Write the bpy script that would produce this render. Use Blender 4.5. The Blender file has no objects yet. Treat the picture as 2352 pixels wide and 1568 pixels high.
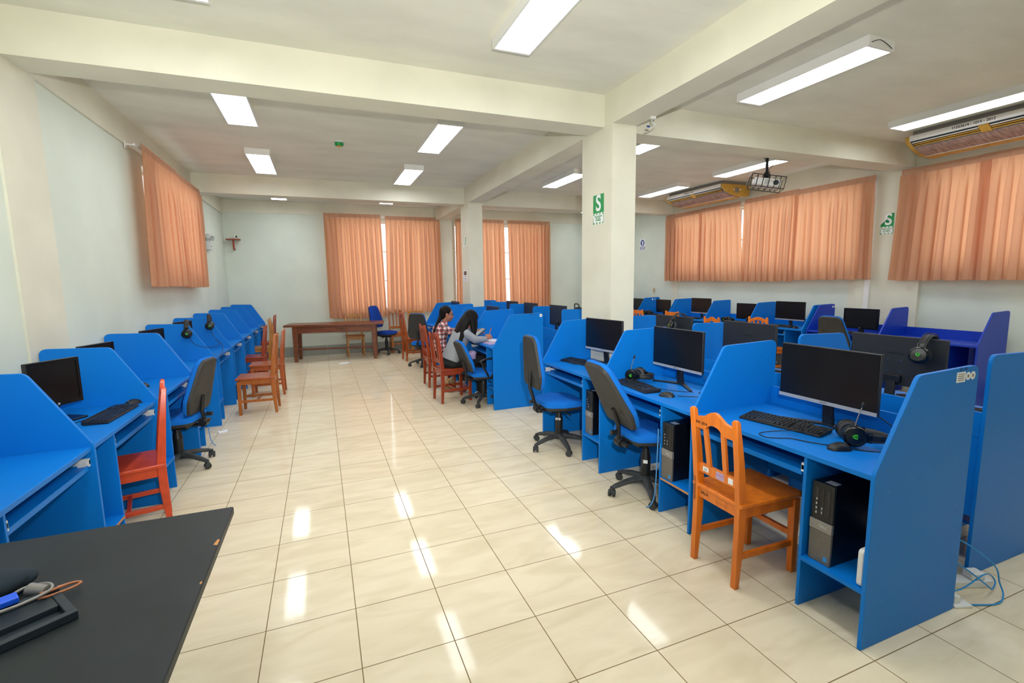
import bpy, bmesh, math, random
from mathutils import Vector, Matrix, Euler
random.seed(7)
PI = math.pi
sc = bpy.context.scene
COL = sc.collection

# ------------------------------------------------------------------ camera, world, exposure, flash
cam_d = bpy.data.cameras.new('camera')
cam_d.sensor_width = 36.0
cam_d.lens = 1090.18 / 2352 * 36.0
cam_d.clip_start = 0.05
cam = bpy.data.objects.new('camera', cam_d)
cam.location = (0.33313, -1.91918, 1.60665)
cam.rotation_euler = (1.44371, 0.01504, -0.38198)
COL.objects.link(cam)
sc.camera = cam

W = bpy.data.worlds.new('sky')
sc.world = W
W.use_nodes = True
W.node_tree.nodes['Background'].inputs[0].default_value = (0.93, 0.97, 1.0, 1)
W.node_tree.nodes['Background'].inputs[1].default_value = 1.35

sc.view_settings.view_transform = 'Standard'
sc.view_settings.look = 'None'
sc.view_settings.gamma = 1.0
sc.view_settings.use_curve_mapping = False
sc.view_settings.exposure = 0.87

LAMP = 9.5           # radiance of the ceiling diffusers
FLASH = 275.0
fl = bpy.data.lights.new('camera_flash', 'SPOT')
fl.spot_size = math.radians(125)
fl.spot_blend = 0.9
fl.energy = FLASH
fl.shadow_soft_size = 0.03
fl.color = (1.0, 0.98, 0.93)
flo = bpy.data.objects.new('camera_flash', fl)
flo.location = (0.47, -1.93, 1.87)
flo.rotation_euler = (1.86, 0.0, -0.22)
COL.objects.link(flo)

# ------------------------------------------------------------------ materials
def lin(c):
    if isinstance(c, str):
        c = tuple(int(c[i:i + 2], 16) / 255 for i in (0, 2, 4))
    return tuple((x / 12.92 if x <= 0.04045 else ((x + 0.055) / 1.055) ** 2.4) for x in c) + (1.0,)

def newmat(name):
    m = bpy.data.materials.new(name)
    m.use_nodes = True
    return m, m.node_tree.nodes, m.node_tree.links, m.node_tree.nodes['Principled BSDF']

def mat(name, col, rough=0.5, metal=0.0, noise=0.0, nscale=20.0, bump=0.0, bscale=200.0, col2=None, stretch=(1, 1, 1), spec=0.5, lo=0.35, hi=0.65, coat=0.0):
    m, N, L, b = newmat(name)
    b.inputs['Roughness'].default_value = rough
    b.inputs['Metallic'].default_value = metal
    b.inputs['Specular IOR Level'].default_value = spec
    b.inputs['Coat Weight'].default_value = coat
    c = lin(col)
    b.inputs['Base Color'].default_value = c
    tc = None
    if noise or col2 or bump:
        tc = N.new('ShaderNodeTexCoord')
        mp = N.new('ShaderNodeMapping')
        mp.inputs['Scale'].default_value = stretch
        L.new(tc.outputs['Object'], mp.inputs['Vector'])
    if noise or col2:
        n = N.new('ShaderNodeTexNoise')
        n.inputs['Scale'].default_value = nscale
        n.inputs['Detail'].default_value = 5
        L.new(mp.outputs[0], n.inputs['Vector'])
        r = N.new('ShaderNodeValToRGB')
        L.new(n.outputs['Fac'], r.inputs[0])
        r.color_ramp.elements[0].position = lo
        r.color_ramp.elements[1].position = hi
        r.color_ramp.elements[0].color = lin(col2) if col2 else tuple(x * (1 - noise) for x in c[:3]) + (1,)
        r.color_ramp.elements[1].color = c if col2 else tuple(min(1, x * (1 + noise * 0.6)) for x in c[:3]) + (1,)
        L.new(r.outputs[0], b.inputs['Base Color'])
    if bump:
        n2 = N.new('ShaderNodeTexNoise')
        n2.inputs['Scale'].default_value = bscale
        n2.inputs['Detail'].default_value = 3
        L.new(mp.outputs[0], n2.inputs['Vector'])
        bp = N.new('ShaderNodeBump')
        bp.inputs['Strength'].default_value = bump
        bp.inputs['Distance'].default_value = 0.003
        L.new(n2.outputs['Fac'], bp.inputs['Height'])
        L.new(bp.outputs[0], b.inputs['Normal'])
    return m

def emis(name, col, s):
    m, N, L, b = newmat(name)
    b.inputs['Base Color'].default_value = lin(col)
    b.inputs['Emission Color'].default_value = lin(col)
    b.inputs['Emission Strength'].default_value = s
    return m

M = {}
M['wall'] = mat('wall_pale_paint', 'd3dbce', 0.75, noise=0.05, nscale=1.6, bump=0.25, bscale=14)
M['cream'] = mat('cream_paint', 'dbd9c6', 0.7, noise=0.06, nscale=2.0, bump=0.25, bscale=12)
M['ceil'] = mat('ceiling_paint', 'e0e0d2', 0.85, noise=0.07, nscale=2.6, bump=0.3, bscale=9, stretch=(0.5, 1.2, 1))
M['blue'] = mat('blue_laminate', '0676d0', 0.42, noise=0.07, nscale=260, spec=0.22, lo=0.3, hi=0.7)
M['bluepale'] = mat('blue_edge', '4a90cf', 0.4, spec=0.45)  # paler blue of the screw caps and loose edge strips
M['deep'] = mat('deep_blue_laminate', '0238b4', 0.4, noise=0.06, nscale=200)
M['rawedge'] = mat('raw_chipboard', 'c98d54', 0.8, noise=0.3, nscale=120)
M['white'] = mat('white_plastic', 'e6e6e2', 0.4)
M['offwhite'] = mat('offwhite_plastic', 'c9cdcc', 0.45)
M['metalw'] = mat('white_metal', 'e2e2de', 0.35, noise=0.1, nscale=90)
M['black'] = mat('black_plastic', '15171a', 0.45, bump=0.1, bscale=500)
M['blackg'] = mat('black_gloss', '0c0e11', 0.22)
M['keys'] = mat('key_plastic', '1b1e22', 0.35)
M['screen'] = mat('dark_screen', '0a0b0d', 0.28, spec=0.5, noise=0.4, nscale=6)
M['backp'] = mat('monitor_back_plastic', '25282c', 0.5, bump=0.2, bscale=600)
M['silver'] = mat('silver_plastic', 'b4bac2', 0.35, metal=0.35)
M['chrome'] = mat('chrome', 'c9cbd0', 0.2, metal=1.0)
M['greyp'] = mat('grey_mesh', '6b665f', 0.55, noise=0.35, nscale=420)
M['greym'] = mat('grey_metal', '8d8a86', 0.4, metal=0.3)
M['cable'] = mat('cable_rubber', '101214', 0.5)
M['bluecable'] = mat('blue_cable', '1c8fd6', 0.45)
M['fabric'] = mat('blue_fabric', '0f6fd0', 0.85, noise=0.12, nscale=350, bump=0.35, bscale=420, spec=0.2)
M['fabricd'] = mat('royal_blue_fabric', '123f9e', 0.85, noise=0.12, nscale=350, bump=0.35, bscale=420, spec=0.2)
M['shell'] = mat('grained_black_shell', '2b2c2d', 0.55, bump=0.25, bscale=380)
M['dusty'] = mat('dusty_black_plastic', '3a3d3e', 0.65, col2='24272a', nscale=14)
M['oak'] = mat('orange_varnished_wood', 'e67c1a', 0.34, col2='cf6a14', nscale=5, stretch=(7, 7, 1.0), lo=0.3, hi=0.62, coat=0.2)
M['redwood'] = mat('dark_red_varnished_wood', 'a03c16', 0.32, col2='842f10', nscale=5, stretch=(7, 7, 1.0), lo=0.3, hi=0.65, coat=0.25)
M['brown'] = mat('brown_varnished_wood', 'b3641f', 0.38, col2='984f16', nscale=5, stretch=(7, 7, 1.0), lo=0.3, hi=0.65, coat=0.15)
M['midwood'] = mat('reddish_brown_varnished_wood', 'b3561c', 0.35, col2='944413', nscale=5, stretch=(7, 7, 1.0), lo=0.3, hi=0.65, coat=0.2)
M['tan'] = mat('honey_varnished_wood', 'c08238', 0.38, col2='96601f', nscale=5, stretch=(7, 7, 1.0), lo=0.3, hi=0.65, coat=0.15)
M['redpaint'] = mat('red_orange_painted_wood', 'c9431a', 0.35, noise=0.12, nscale=20, coat=0.2)
M['table'] = mat('table_brown_wood', '84492a', 0.4, col2='5c2e19', nscale=4, stretch=(1.2, 9, 9), lo=0.3, hi=0.65, coat=0.1)
M['blacktop'] = mat('black_table_laminate', '24292b', 0.5, col2='1e2224', nscale=5, spec=0.3)
M['tape'] = mat('yellowed_plastic', 'c59a3e', 0.45, noise=0.15, nscale=9)
M['cage'] = mat('black_steel', '14171a', 0.4, metal=0.5)
M['green'] = mat('sign_green', '0e9148', 0.5)
M['paper'] = mat('white_paper', 'eef0f2', 0.7)
M['bluesign'] = mat('sign_blue', '1d3f8c', 0.5)
M['red'] = mat('sign_red', 'b3242c', 0.5)
M['ink'] = mat('black_ink', '16110d', 0.7)
M['lgreen'] = mat('green_logo', '2fb81e', 0.5)
M['lamp'] = emis('lit_diffuser', 'f4f9ff', LAMP)
M['graytile'] = mat('grey_baseboard_tile', '8d9088', 0.3, noise=0.08, nscale=6)

def floor_mat():
    m, N, L, b = newmat('cream_floor_tiles')
    tc = N.new('ShaderNodeTexCoord')
    br = N.new('ShaderNodeTexBrick')
    br.offset = 0.0
    br.squash = 1.0
    for k, v in (('Scale', 1.0), ('Mortar Size', 0.0022), ('Mortar Smooth', 0.1), ('Bias', 0.0), ('Brick Width', 0.4), ('Row Height', 0.4)):
        br.inputs[k].default_value = v
    br.inputs['Color1'].default_value = lin('ecdfc3')
    br.inputs['Color2'].default_value = lin('e8dabd')
    br.inputs['Mortar'].default_value = lin('7d6846')
    L.new(tc.outputs['Object'], br.inputs['Vector'])
    mp = N.new('ShaderNodeMapping')
    mp.inputs['Rotation'].default_value = (0, 0, 0.5)
    mp.inputs['Scale'].default_value = (1.0, 3.0, 1)
    L.new(tc.outputs['Object'], mp.inputs['Vector'])
    n = N.new('ShaderNodeTexNoise')
    n.inputs['Scale'].default_value = 2.4
    n.inputs['Detail'].default_value = 7
    n.inputs['Distortion'].default_value = 1.2
    L.new(mp.outputs[0], n.inputs['Vector'])
    r = N.new('ShaderNodeValToRGB')
    r.color_ramp.elements[0].position = 0.3
    r.color_ramp.elements[0].color = (0.86, 0.84, 0.78, 1)
    r.color_ramp.elements[1].position = 0.62
    r.color_ramp.elements[1].color = (1, 1, 1, 1)
    L.new(n.outputs['Fac'], r.inputs[0])
    mx = N.new('ShaderNodeMixRGB')
    mx.blend_type = 'MULTIPLY'
    mx.inputs[0].default_value = 0.8
    L.new(br.outputs['Color'], mx.inputs[1])
    L.new(r.outputs[0], mx.inputs[2])
    L.new(mx.outputs[0], b.inputs['Base Color'])
    rr = N.new('ShaderNodeMapRange')
    rr.inputs['To Min'].default_value = 0.07
    b.inputs['Specular IOR Level'].default_value = 0.14
    rr.inputs['To Max'].default_value = 0.6
    L.new(br.outputs['Fac'], rr.inputs['Value'])
    L.new(rr.outputs[0], b.inputs['Roughness'])
    n2 = N.new('ShaderNodeTexNoise')
    n2.inputs['Scale'].default_value = 16
    n2.inputs['Detail'].default_value = 4
    L.new(mp.outputs[0], n2.inputs['Vector'])
    ad = N.new('ShaderNodeMath')
    ad.operation = 'SUBTRACT'
    ml = N.new('ShaderNodeMath')
    ml.operation = 'MULTIPLY'
    ml.inputs[1].default_value = 0.35
    L.new(n2.outputs['Fac'], ml.inputs[0])
    L.new(ml.outputs[0], ad.inputs[0])
    L.new(br.outputs['Fac'], ad.inputs[1])
    bp = N.new('ShaderNodeBump')
    bp.inputs['Strength'].default_value = 0.2
    bp.inputs['Distance'].default_value = 0.0008
    L.new(ad.outputs[0], bp.inputs['Height'])
    L.new(bp.outputs[0], b.inputs['Normal'])
    return m
M['floor'] = floor_mat()

def curtain_mat(name, col, tcol, k):
    m, N, L, b = newmat(name)
    N.remove(b)
    out = N['Material Output']
    d = N.new('ShaderNodeBsdfDiffuse')
    d.inputs[0].default_value = lin(col)
    t = N.new('ShaderNodeBsdfTranslucent')
    t.inputs[0].default_value = lin(tcol)
    mx = N.new('ShaderNodeMixShader')
    mx.inputs[0].default_value = k
    tc = N.new('ShaderNodeTexCoord')
    n = N.new('ShaderNodeTexNoise')
    n.inputs['Scale'].default_value = 300
    L.new(tc.outputs['Object'], n.inputs['Vector'])
    bp = N.new('ShaderNodeBump')
    bp.inputs['Strength'].default_value = 0.2
    bp.inputs['Distance'].default_value = 0.002
    L.new(n.outputs['Fac'], bp.inputs['Height'])
    L.new(bp.outputs[0], d.inputs['Normal'])
    L.new(d.outputs[0], mx.inputs[1])
    L.new(t.outputs[0], mx.inputs[2])
    L.new(mx.outputs[0], out.inputs[0])
    return m
M['curtain'] = curtain_mat('salmon_curtain_cloth', 'cfa184', 'f0b285', 0.42)
M['curtainh'] = curtain_mat('salmon_curtain_double_cloth', 'c0957a', 'c88a60', 0.06)

def glass_mat():
    m, N, L, b = newmat('window_glass')
    N.remove(b)
    out = N['Material Output']
    t = N.new('ShaderNodeBsdfTransparent')
    g = N.new('ShaderNodeBsdfGlossy')
    g.inputs['Roughness'].default_value = 0.02
    mx = N.new('ShaderNodeMixShader')
    mx.inputs[0].default_value = 0.06
    L.new(t.outputs[0], mx.inputs[1])
    L.new(g.outputs[0], mx.inputs[2])
    L.new(mx.outputs[0], out.inputs[0])
    return m
M['glass'] = glass_mat()

def plaid_mat():
    m, N, L, b = newmat('red_plaid_cloth')
    tc = N.new('ShaderNodeTexCoord')
    def stripes(axis, scale, w):
        sx = N.new('ShaderNodeSeparateXYZ')
        L.new(tc.outputs['Object'], sx.inputs[0])
        a = N.new('ShaderNodeMath'); a.operation = 'MULTIPLY'; a.inputs[1].default_value = scale
        L.new(sx.outputs[axis], a.inputs[0])
        f = N.new('ShaderNodeMath'); f.operation = 'FRACT'
        L.new(a.outputs[0], f.inputs[0])
        c = N.new('ShaderNodeMath'); c.operation = 'LESS_THAN'; c.inputs[1].default_value = w
        L.new(f.outputs[0], c.inputs[0])
        return c
    base = lin('b3202a')
    prev = None
    for axis, scale, w, col, fac in ((2, 30, 0.33, 'e8e6e6', 0.75), (0, 30, 0.33, 'e8e6e6', 0.75), (1, 30, 0.33, 'e8e6e6', 0.5), (2, 15, 0.25, '1c1a22', 0.8), (0, 15, 0.25, '1c1a22', 0.8)):
        s = stripes(axis, scale, w)
        k = N.new('ShaderNodeMath'); k.operation = 'MULTIPLY'; k.inputs[1].default_value = fac
        L.new(s.outputs[0], k.inputs[0])
        mx = N.new('ShaderNodeMixRGB')
        L.new(k.outputs[0], mx.inputs[0])
        if prev is None:
            mx.inputs[1].default_value = base
        else:
            L.new(prev.outputs[0], mx.inputs[1])
        mx.inputs[2].default_value = lin(col)
        prev = mx
    L.new(prev.outputs[0], b.inputs['Base Color'])
    b.inputs['Roughness'].default_value = 0.85
    return m
M['plaid'] = plaid_mat()
M['skin'] = mat('skin', 'a9715a', 0.5, noise=0.05, nscale=30)
M['hair'] = mat('black_hair', '0f0b09', 0.55, noise=0.5, nscale=26, stretch=(7, 7, 0.7), spec=0.18, bump=1.0, bscale=26)
M['sweater'] = mat('grey_knit', '969aa0', 0.9, noise=0.08, nscale=120, bump=0.3, bscale=200)
M['trouser'] = mat('dark_trousers', '15181c', 0.85)
M['lilac'] = mat('lilac_cloth', 'b59fc4', 0.8, noise=0.1, nscale=20)
M['pencil'] = mat('pencil_orange', 'e8791a', 0.4)

# ------------------------------------------------------------------ mesh builder
class MB:
    def __init__(s):
        s.v = []; s.f = []
    def add(s, vs, fs, T=None):
        o = len(s.v)
        if T is not None:
            vs = [T @ Vector(v) for v in vs]
        s.v += [tuple(v) for v in vs]
        s.f += [tuple(i + o for i in f) for f in fs]
        return s
    def box(s, x0, x1, y0, y1, z0, z1, T=None):
        x0, x1 = min(x0, x1), max(x0, x1); y0, y1 = min(y0, y1), max(y0, y1); z0, z1 = min(z0, z1), max(z0, z1)
        v = [(x0, y0, z0), (x1, y0, z0), (x1, y1, z0), (x0, y1, z0), (x0, y0, z1), (x1, y0, z1), (x1, y1, z1), (x0, y1, z1)]
        return s.add(v, [(0, 3, 2, 1), (4, 5, 6, 7), (0, 1, 5, 4), (1, 2, 6, 5), (2, 3, 7, 6), (3, 0, 4, 7)], T)
    def prism(s, pts, a, b, ax='y', T=None):
        n = len(pts)
        def p(u, w, t):
            return {'y': (u, t, w), 'x': (t, u, w), 'z': (u, w, t)}[ax]
        v = [p(u, w, a) for u, w in pts] + [p(u, w, b) for u, w in pts]
        area = sum(pts[i][0] * pts[(i + 1) % n][1] - pts[(i + 1) % n][0] * pts[i][1] for i in range(n))
        flip = (area > 0) == (ax in ('z', 'x')) 
        if b < a: flip = not flip
        f = [tuple(range(n))[::-1], tuple(range(n, 2 * n))] + [(i, (i + 1) % n, n + (i + 1) % n, n + i) for i in range(n)]
        if not flip:
            f = [q[::-1] for q in f]
        return s.add(v, f, T)
    def taper(s, p0, p1, a0, b0, a1, b1, ux=Vector((1, 0, 0)), T=None):
        """four-sided bar from p0 to p1, half sizes a (along ux) and b (across) at the ends"""
        p0, p1 = Vector(p0), Vector(p1)
        d = (p1 - p0).normalized()
        ux = Vector(ux); u = (ux - d * ux.dot(d)).normalized(); w = d.cross(u)
        v = []
        for p, a, b in ((p0, a0, b0), (p1, a1, b1)):
            v += [p - u * a - w * b, p + u * a - w * b, p + u * a + w * b, p - u * a + w * b]
        return s.add(v, [(3, 2, 1, 0), (4, 5, 6, 7), (0, 1, 5, 4), (1, 2, 6, 5), (2, 3, 7, 6), (3, 0, 4, 7)], T)
    def tube(s, path, r, n=8, closed=False, T=None, rs=None):
        P = [Vector(p) for p in path]
        m = len(P)
        vs = []; fs = []
        up = None
        for i, p in enumerate(P):
            a = P[(i - 1) % m] if closed or i > 0 else P[0]
            b = P[(i + 1) % m] if closed or i < m - 1 else P[-1]
            d = (b - a)
            d = d.normalized() if d.length > 1e-9 else Vector((0, 0, 1))
            if up is None:
                up = Vector((0, 0, 1)) if abs(d.z) < 0.9 else Vector((1, 0, 0))
            u = (up - d * up.dot(d)); u = u.normalized() if u.length > 1e-6 else d.orthogonal().normalized()
            up = u
            w = d.cross(u)
            rr = rs[i] if rs else r
            for k in range(n):
                t = 2 * PI * k / n
                vs.append(p + (u * math.cos(t) + w * math.sin(t)) * rr)
        for i in range(m if closed else m - 1):
            j = (i + 1) % m
            for k in range(n):
                l = (k + 1) % n
                fs.append((i * n + k, i * n + l, j * n + l, j * n + k))
        if not closed:
            fs.append(tuple(range(n))[::-1]); fs.append(tuple((m - 1) * n + k for k in range(n)))
        return s.add(vs, fs, T)
    def cyl(s, p0, p1, r0, r1=None, n=20, T=None):
        return s.tube([p0, p1], r0, n, rs=[r0, r0 if r1 is None else r1], T=T)
    def lathe(s, prof, n=24, T=None):
        """prof: (r, z) pairs, around z"""
        vs = []; fs = []
        for r, z in prof:
            for k in range(n):
                t = 2 * PI * k / n
                vs.append((r * math.cos(t), r * math.sin(t), z))
        for i in range(len(prof) - 1):
            for k in range(n):
                l = (k + 1) % n
                fs.append((i * n + k, i * n + l, (i + 1) * n + l, (i + 1) * n + k))
        fs.append(tuple(range(n))[::-1]); fs.append(tuple((len(prof) - 1) * n + k for k in range(n)))
        return s.add(vs, fs, T)
    def ball(s, c, r, n=16, m=10, T=None):
        c = Vector(c); r = r if isinstance(r, (tuple, list)) else (r, r, r)
        vs = [c + Vector((0, 0, -r[2]))]; fs = []
        for i in range(1, m):
            a = -PI / 2 + PI * i / m
            for k in range(n):
                t = 2 * PI * k / n
                vs.append(c + Vector((r[0] * math.cos(a) * math.cos(t), r[1] * math.cos(a) * math.sin(t), r[2] * math.sin(a))))
        vs.append(c + Vector((0, 0, r[2])))
        for k in range(n):
            l = (k + 1) % n
            fs.append((0, 1 + l, 1 + k))
            for i in range(m - 2):
                fs.append((1 + i * n + k, 1 + i * n + l, 1 + (i + 1) * n + l, 1 + (i + 1) * n + k))
            fs.append((1 + (m - 2) * n + k, 1 + (m - 2) * n + l, len(vs) - 1))
        return s.add(vs, fs, T)
    def loft(s, rings, cap=True, T=None):
        n = len(rings[0]); vs = [p for r in rings for p in r]; fs = []
        for i in range(len(rings) - 1):
            for k in range(n):
                l = (k + 1) % n
                fs.append((i * n + k, i * n + l, (i + 1) * n + l, (i + 1) * n + k))
        if cap:
            fs.append(tuple(range(n))[::-1]); fs.append(tuple((len(rings) - 1) * n + k for k in range(n)))
        return s.add(vs, fs, T)
    def build(s, name, m, parent=None, smooth=True, bevel=0.0, loc=(0, 0, 0), rot=(0, 0, 0), sub=0, kind=None):
        me = bpy.data.meshes.new(name)
        me.from_pydata(s.v, [], s.f)
        bm = bmesh.new(); bm.from_mesh(me)
        bmesh.ops.recalc_face_normals(bm, faces=bm.faces)
        bm.to_mesh(me); bm.free()
        if smooth:
            for p in me.polygons: p.use_smooth = True
            me.set_sharp_from_angle(angle=math.radians(38))
        me.materials.append(M[m] if isinstance(m, str) else m)
        o = bpy.data.objects.new(name, me)
        COL.objects.link(o)
        o.location = loc; o.rotation_euler = rot
        if parent: o.parent = parent
        if bevel:
            b = o.modifiers.new('edge', 'BEVEL'); b.width = bevel; b.segments = 2; b.limit_method = 'ANGLE'; b.angle_limit = math.radians(40)
        if sub:
            b = o.modifiers.new('smooth', 'SUBSURF'); b.levels = sub; b.render_levels = sub
        if kind: o['kind'] = kind
        return o

def thing(name, label, cat, loc=(0, 0, 0), rz=0.0, group=None, rot=None):
    o = bpy.data.objects.new(name, None)
    COL.objects.link(o)
    o.empty_display_size = 0.1
    o.location = loc
    o.rotation_euler = rot if rot else (0, 0, rz)
    tag(o, label, cat, group)
    return o
def tag(o, label, cat, group=None):
    o['label'] = label; o['category'] = cat
    if group: o['group'] = group
    return o
def dup(root, loc, rz=None, label=None, group=None, rot=None, skip=()):
    r = root.copy(); COL.objects.link(r)
    r.location = loc
    if rz is not None: r.rotation_euler = (0, 0, rz)
    if rot is not None: r.rotation_euler = rot
    if label: r['label'] = label
    if group: r['group'] = group
    def rec(a, b):
        for ch in list(a.children):
            if ch.name.split('.')[0] in skip: continue
            c = ch.copy(); COL.objects.link(c); c.parent = b
            rec(ch, c)
    rec(root, r)
    return r
def struct(name, mb, m, **k):
    return mb.build(name, m, kind='structure', smooth=False, **k)

def rpoly(pts, rad, n=5):
    """polygon with rounded corners; rad: number or per-corner list"""
    out = []
    m = len(pts)
    for i in range(m):
        p = Vector(pts[i]); a = Vector(pts[i - 1]); b = Vector(pts[(i + 1) % m])
        r = rad[i] if isinstance(rad, (list, tuple)) else rad
        if r <= 0:
            out.append((p.x, p.y)); continue
        u = (a - p).normalized(); w = (b - p).normalized()
        ang = u.angle(w)
        d = min(r / math.tan(ang / 2), (a - p).length * 0.49, (b - p).length * 0.49)
        q0 = p + u * d; q1 = p + w * d
        for k in range(n + 1):
            t = k / n
            q = q0 * (1 - t) ** 2 + p * 2 * t * (1 - t) + q1 * t * t
            out.append((q.x, q.y))
    return out
def spline(pts, n=8):
    P = [Vector(p) for p in pts]; P = [P[0]] + P + [P[-1]]; out = []
    for i in range(1, len(P) - 2):
        for k in range(n):
            t = k / n
            a, b, c, d = P[i - 1], P[i], P[i + 1], P[i + 2]
            out.append(0.5 * ((2 * b) + (c - a) * t + (2 * a - 5 * b + 4 * c - d) * t * t + (3 * b - a - 3 * c + d) * t ** 3))
    out.append(P[-2])
    return out
def text(name, body, size, m, parent, loc, rot, depth=0.0006, bold=False, align='CENTER', sx=1.0):
    cu = bpy.data.curves.new(name, 'FONT')
    cu.body = body; cu.size = size; cu.extrude = depth
    cu.align_x = align; cu.align_y = 'CENTER'
    if bold: cu.offset = size * 0.02
    o = bpy.data.objects.new(name + '_src', cu)
    COL.objects.link(o)
    dg = bpy.context.evaluated_depsgraph_get(); dg.update()
    me = bpy.data.meshes.new_from_object(o.evaluated_get(dg))
    bpy.data.objects.remove(o)
    me.materials.clear(); me.materials.append(M[m])
    t = bpy.data.objects.new(name, me)
    COL.objects.link(t); t.parent = parent
    t.location = loc; t.rotation_euler = rot; t.scale = (sx, 1, 1)
    return t

# ------------------------------------------------------------------ room
XL, XR, YB, YF, H, BZ = -1.46, 8.03, 9.6, -3.3, 3.36, 3.065
TH = 0.18
struct('floor', MB().box(XL - 0.2, XR + 0.2, YF - 0.2, YB + 0.2, -0.1, 0.0), 'floor')
struct('ceiling', MB().box(XL - 0.2, XR + 0.2, YF - 0.2, YB + 0.2, H, H + 0.12), 'ceil')

def wall(name, axis, c, out, lo, hi, holes):
    """wall in plane axis=c, thickness towards `out`, from lo to hi, with rectangular holes (a,b,z0,z1)"""
    m = MB()
    def bx(a, b, z0, z1):
        if b - a < 1e-4 or z1 - z0 < 1e-4: return
        if axis == 'x': m.box(c, c + out, a, b, z0, z1)
        else: m.box(a, b, c, c + out, z0, z1)
    cur = lo
    for a, b, z0, z1 in holes:
        bx(cur, a, 0, H); bx(a, b, 0, z0); bx(a, b, z1, H); cur = b
    bx(cur, hi, 0, H)
    return struct(name, m, 'wall')
HL = [(4.80, 6.82, 1.76, 2.96)]
HR = [(-1.0, 2.02, 1.73, 2.96), (2.95, 7.08, 1.73, 2.96)]
HB = [(0.72, 2.98, 0.98, 3.0), (3.46, 5.85, 0.98, 3.0)]
wall('wall_left', 'x', XL, -TH, YF, YB, HL)
wall('wall_right', 'x', XR, TH, YF, YB, HR)
wall('wall_back', 'y', YB, TH, XL, XR, HB)
wall('wall_front', 'y', YF, -TH, XL, XR, [])

def window(n, axis, c, out, a, b, z0, z1, bays, bars):
    f = MB(); g = MB()
    w = 0.035
    p0, p1 = c + out * 0.55, c + out * 0.8
    def bx(mm, u0, u1, v0, v1, q0=p0, q1=p1):
        if axis == 'x': mm.box(q0, q1, u0, u1, v0, v1)
        else: mm.box(u0, u1, q0, q1, v0, v1)
    bx(f, a, b, z0, z0 + w); bx(f, a, b, z1 - w, z1)
    for i in range(bays + 1):
        u = a + (b - a - w) * i / bays
        bx(f, u, u + w, z0 + w, z1 - w)
    for i in range(1, bars):
        z = z0 + (z1 - z0) * i / bars
        for j in range(bays):
            u0 = a + (b - a - w) * j / bays + w; u1 = a + (b - a - w) * (j + 1) / bays
            bx(f, u0, u1, z - 0.012, z + 0.012)
    o = struct('window_%d' % n, f, 'white')
    q = c + out * 0.68
    bx(g, a + w, b - w, z0 + w, z1 - w, q - 0.002, q + 0.002)
    p = g.build('pane', 'glass', o, smooth=False)
    return o
window(1, 'x', XL, -TH, *HL[0], 4, 2)
window(2, 'x', XR, TH, *HR[0], 5, 2)
window(3, 'x', XR, TH, *HR[1], 7, 2)
window(4, 'y', YB, TH, *HB[0], 4, 3)
window(5, 'y', YB, TH, *HB[1], 4, 3)

# beams and pillars (one rendered concrete frame, cut where they meet)
G1, G2 = 2.98, 3.25
n = 0
def trim(mb, m='cream'):
    global n
    n += 1
    return struct('trim_%d' % n, mb, m)
trim(MB().box(XL, G1, 2.21, 2.50, BZ, H))                # cross beam left of the pillar
trim(MB().box(G2, XR, 2.27, 2.56, BZ, H))
trim(MB().box(XL, G1, 7.05, 7.33, BZ, H))
trim(MB().box(G2, XR, 7.08, 7.36, BZ, H))
trim(MB().box(XL, XR, -2.75, -2.47, BZ, H))
trim(MB().box(G1, G2, -2.47, 2.07, BZ, H))               # long beam
trim(MB().box(G1, G2, 2.63, 6.80, BZ, H))
trim(MB().box(G1, G2, 7.33, YB - 0.05, BZ, H))
p = MB().box(G1, G2, 2.07, 2.63, 0, H); trim(p)          # pillar
p = MB().box(G1, G2, 6.80, 7.33, 0, H); trim(p)
# bands and pilasters
trim(MB().box(XL, XL + 0.02, 2.50, 7.05, BZ, H)); trim(MB().box(XL, XL + 0.02, -2.47, 2.21, BZ, H))
trim(MB().box(XL, XL + 0.02, 7.33, YB, BZ, H))
trim(MB().box(XL, XL + 0.015, 2.09, 2.62, 0, BZ))
trim(MB().box(XL, G1, YB - 0.02, YB, BZ + 0.04, H)); trim(MB().box(G2, XR, YB - 0.02, YB, BZ + 0.04, H))
trim(MB().box(3.06, 3.38, YB - 0.10, YB, 0, BZ + 0.1))
trim(MB().box(XR - 0.02, XR, 2.56, 7.08, BZ - 0.07, H)); trim(MB().box(XR - 0.02, XR, -2.47, 2.27, BZ - 0.07, H))
trim(MB().box(XR - 0.06, XR, 2.10, 2.93, 0, BZ)); trim(MB().box(XR - 0.012, XR, 2.93, 3.07, 0, 1.62))
trim(MB().box(XR - 0.012, XR, 6.92, 7.14, 0, BZ))
# tiled baseboards
def base(name, mb): struct(name, mb, 'graytile', bevel=0.0015)
b1 = MB(); x = XL
while x < 8.0:
    b1.box(x + 0.0015 if x > XL else x, min((math.floor(x / 0.4 + 1e-6) + 1) * 0.4, XR) - 0.0015, YB - 0.012, YB, 0.002, 0.22)
    x = (math.floor(x / 0.4 + 1e-6) + 1) * 0.4
base('baseboard_back', b1)
for nm, x0, x1 in (('baseboard_left', XL, XL + 0.012), ('baseboard_right', XR - 0.012, XR)):
    b1 = MB(); y = -3.2
    while y < YB - 0.1:
        if not (nm == 'baseboard_right' and y < 2.94 and y + 0.4 > 2.09) and not (nm == 'baseboard_left' and y < 2.63 and y + 0.4 > 2.08):
            b1.box(x0, x1, y + 0.0015, min(y + 0.3985, YB - 0.02), 0.002, 0.22)
        y += 0.4
    base(nm, b1)
trim(MB().box(XR - 0.085, XR - 0.06, 2.72, 2.79, 0.0, 3.05), 'white')   # cable duct on the pilaster

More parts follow.
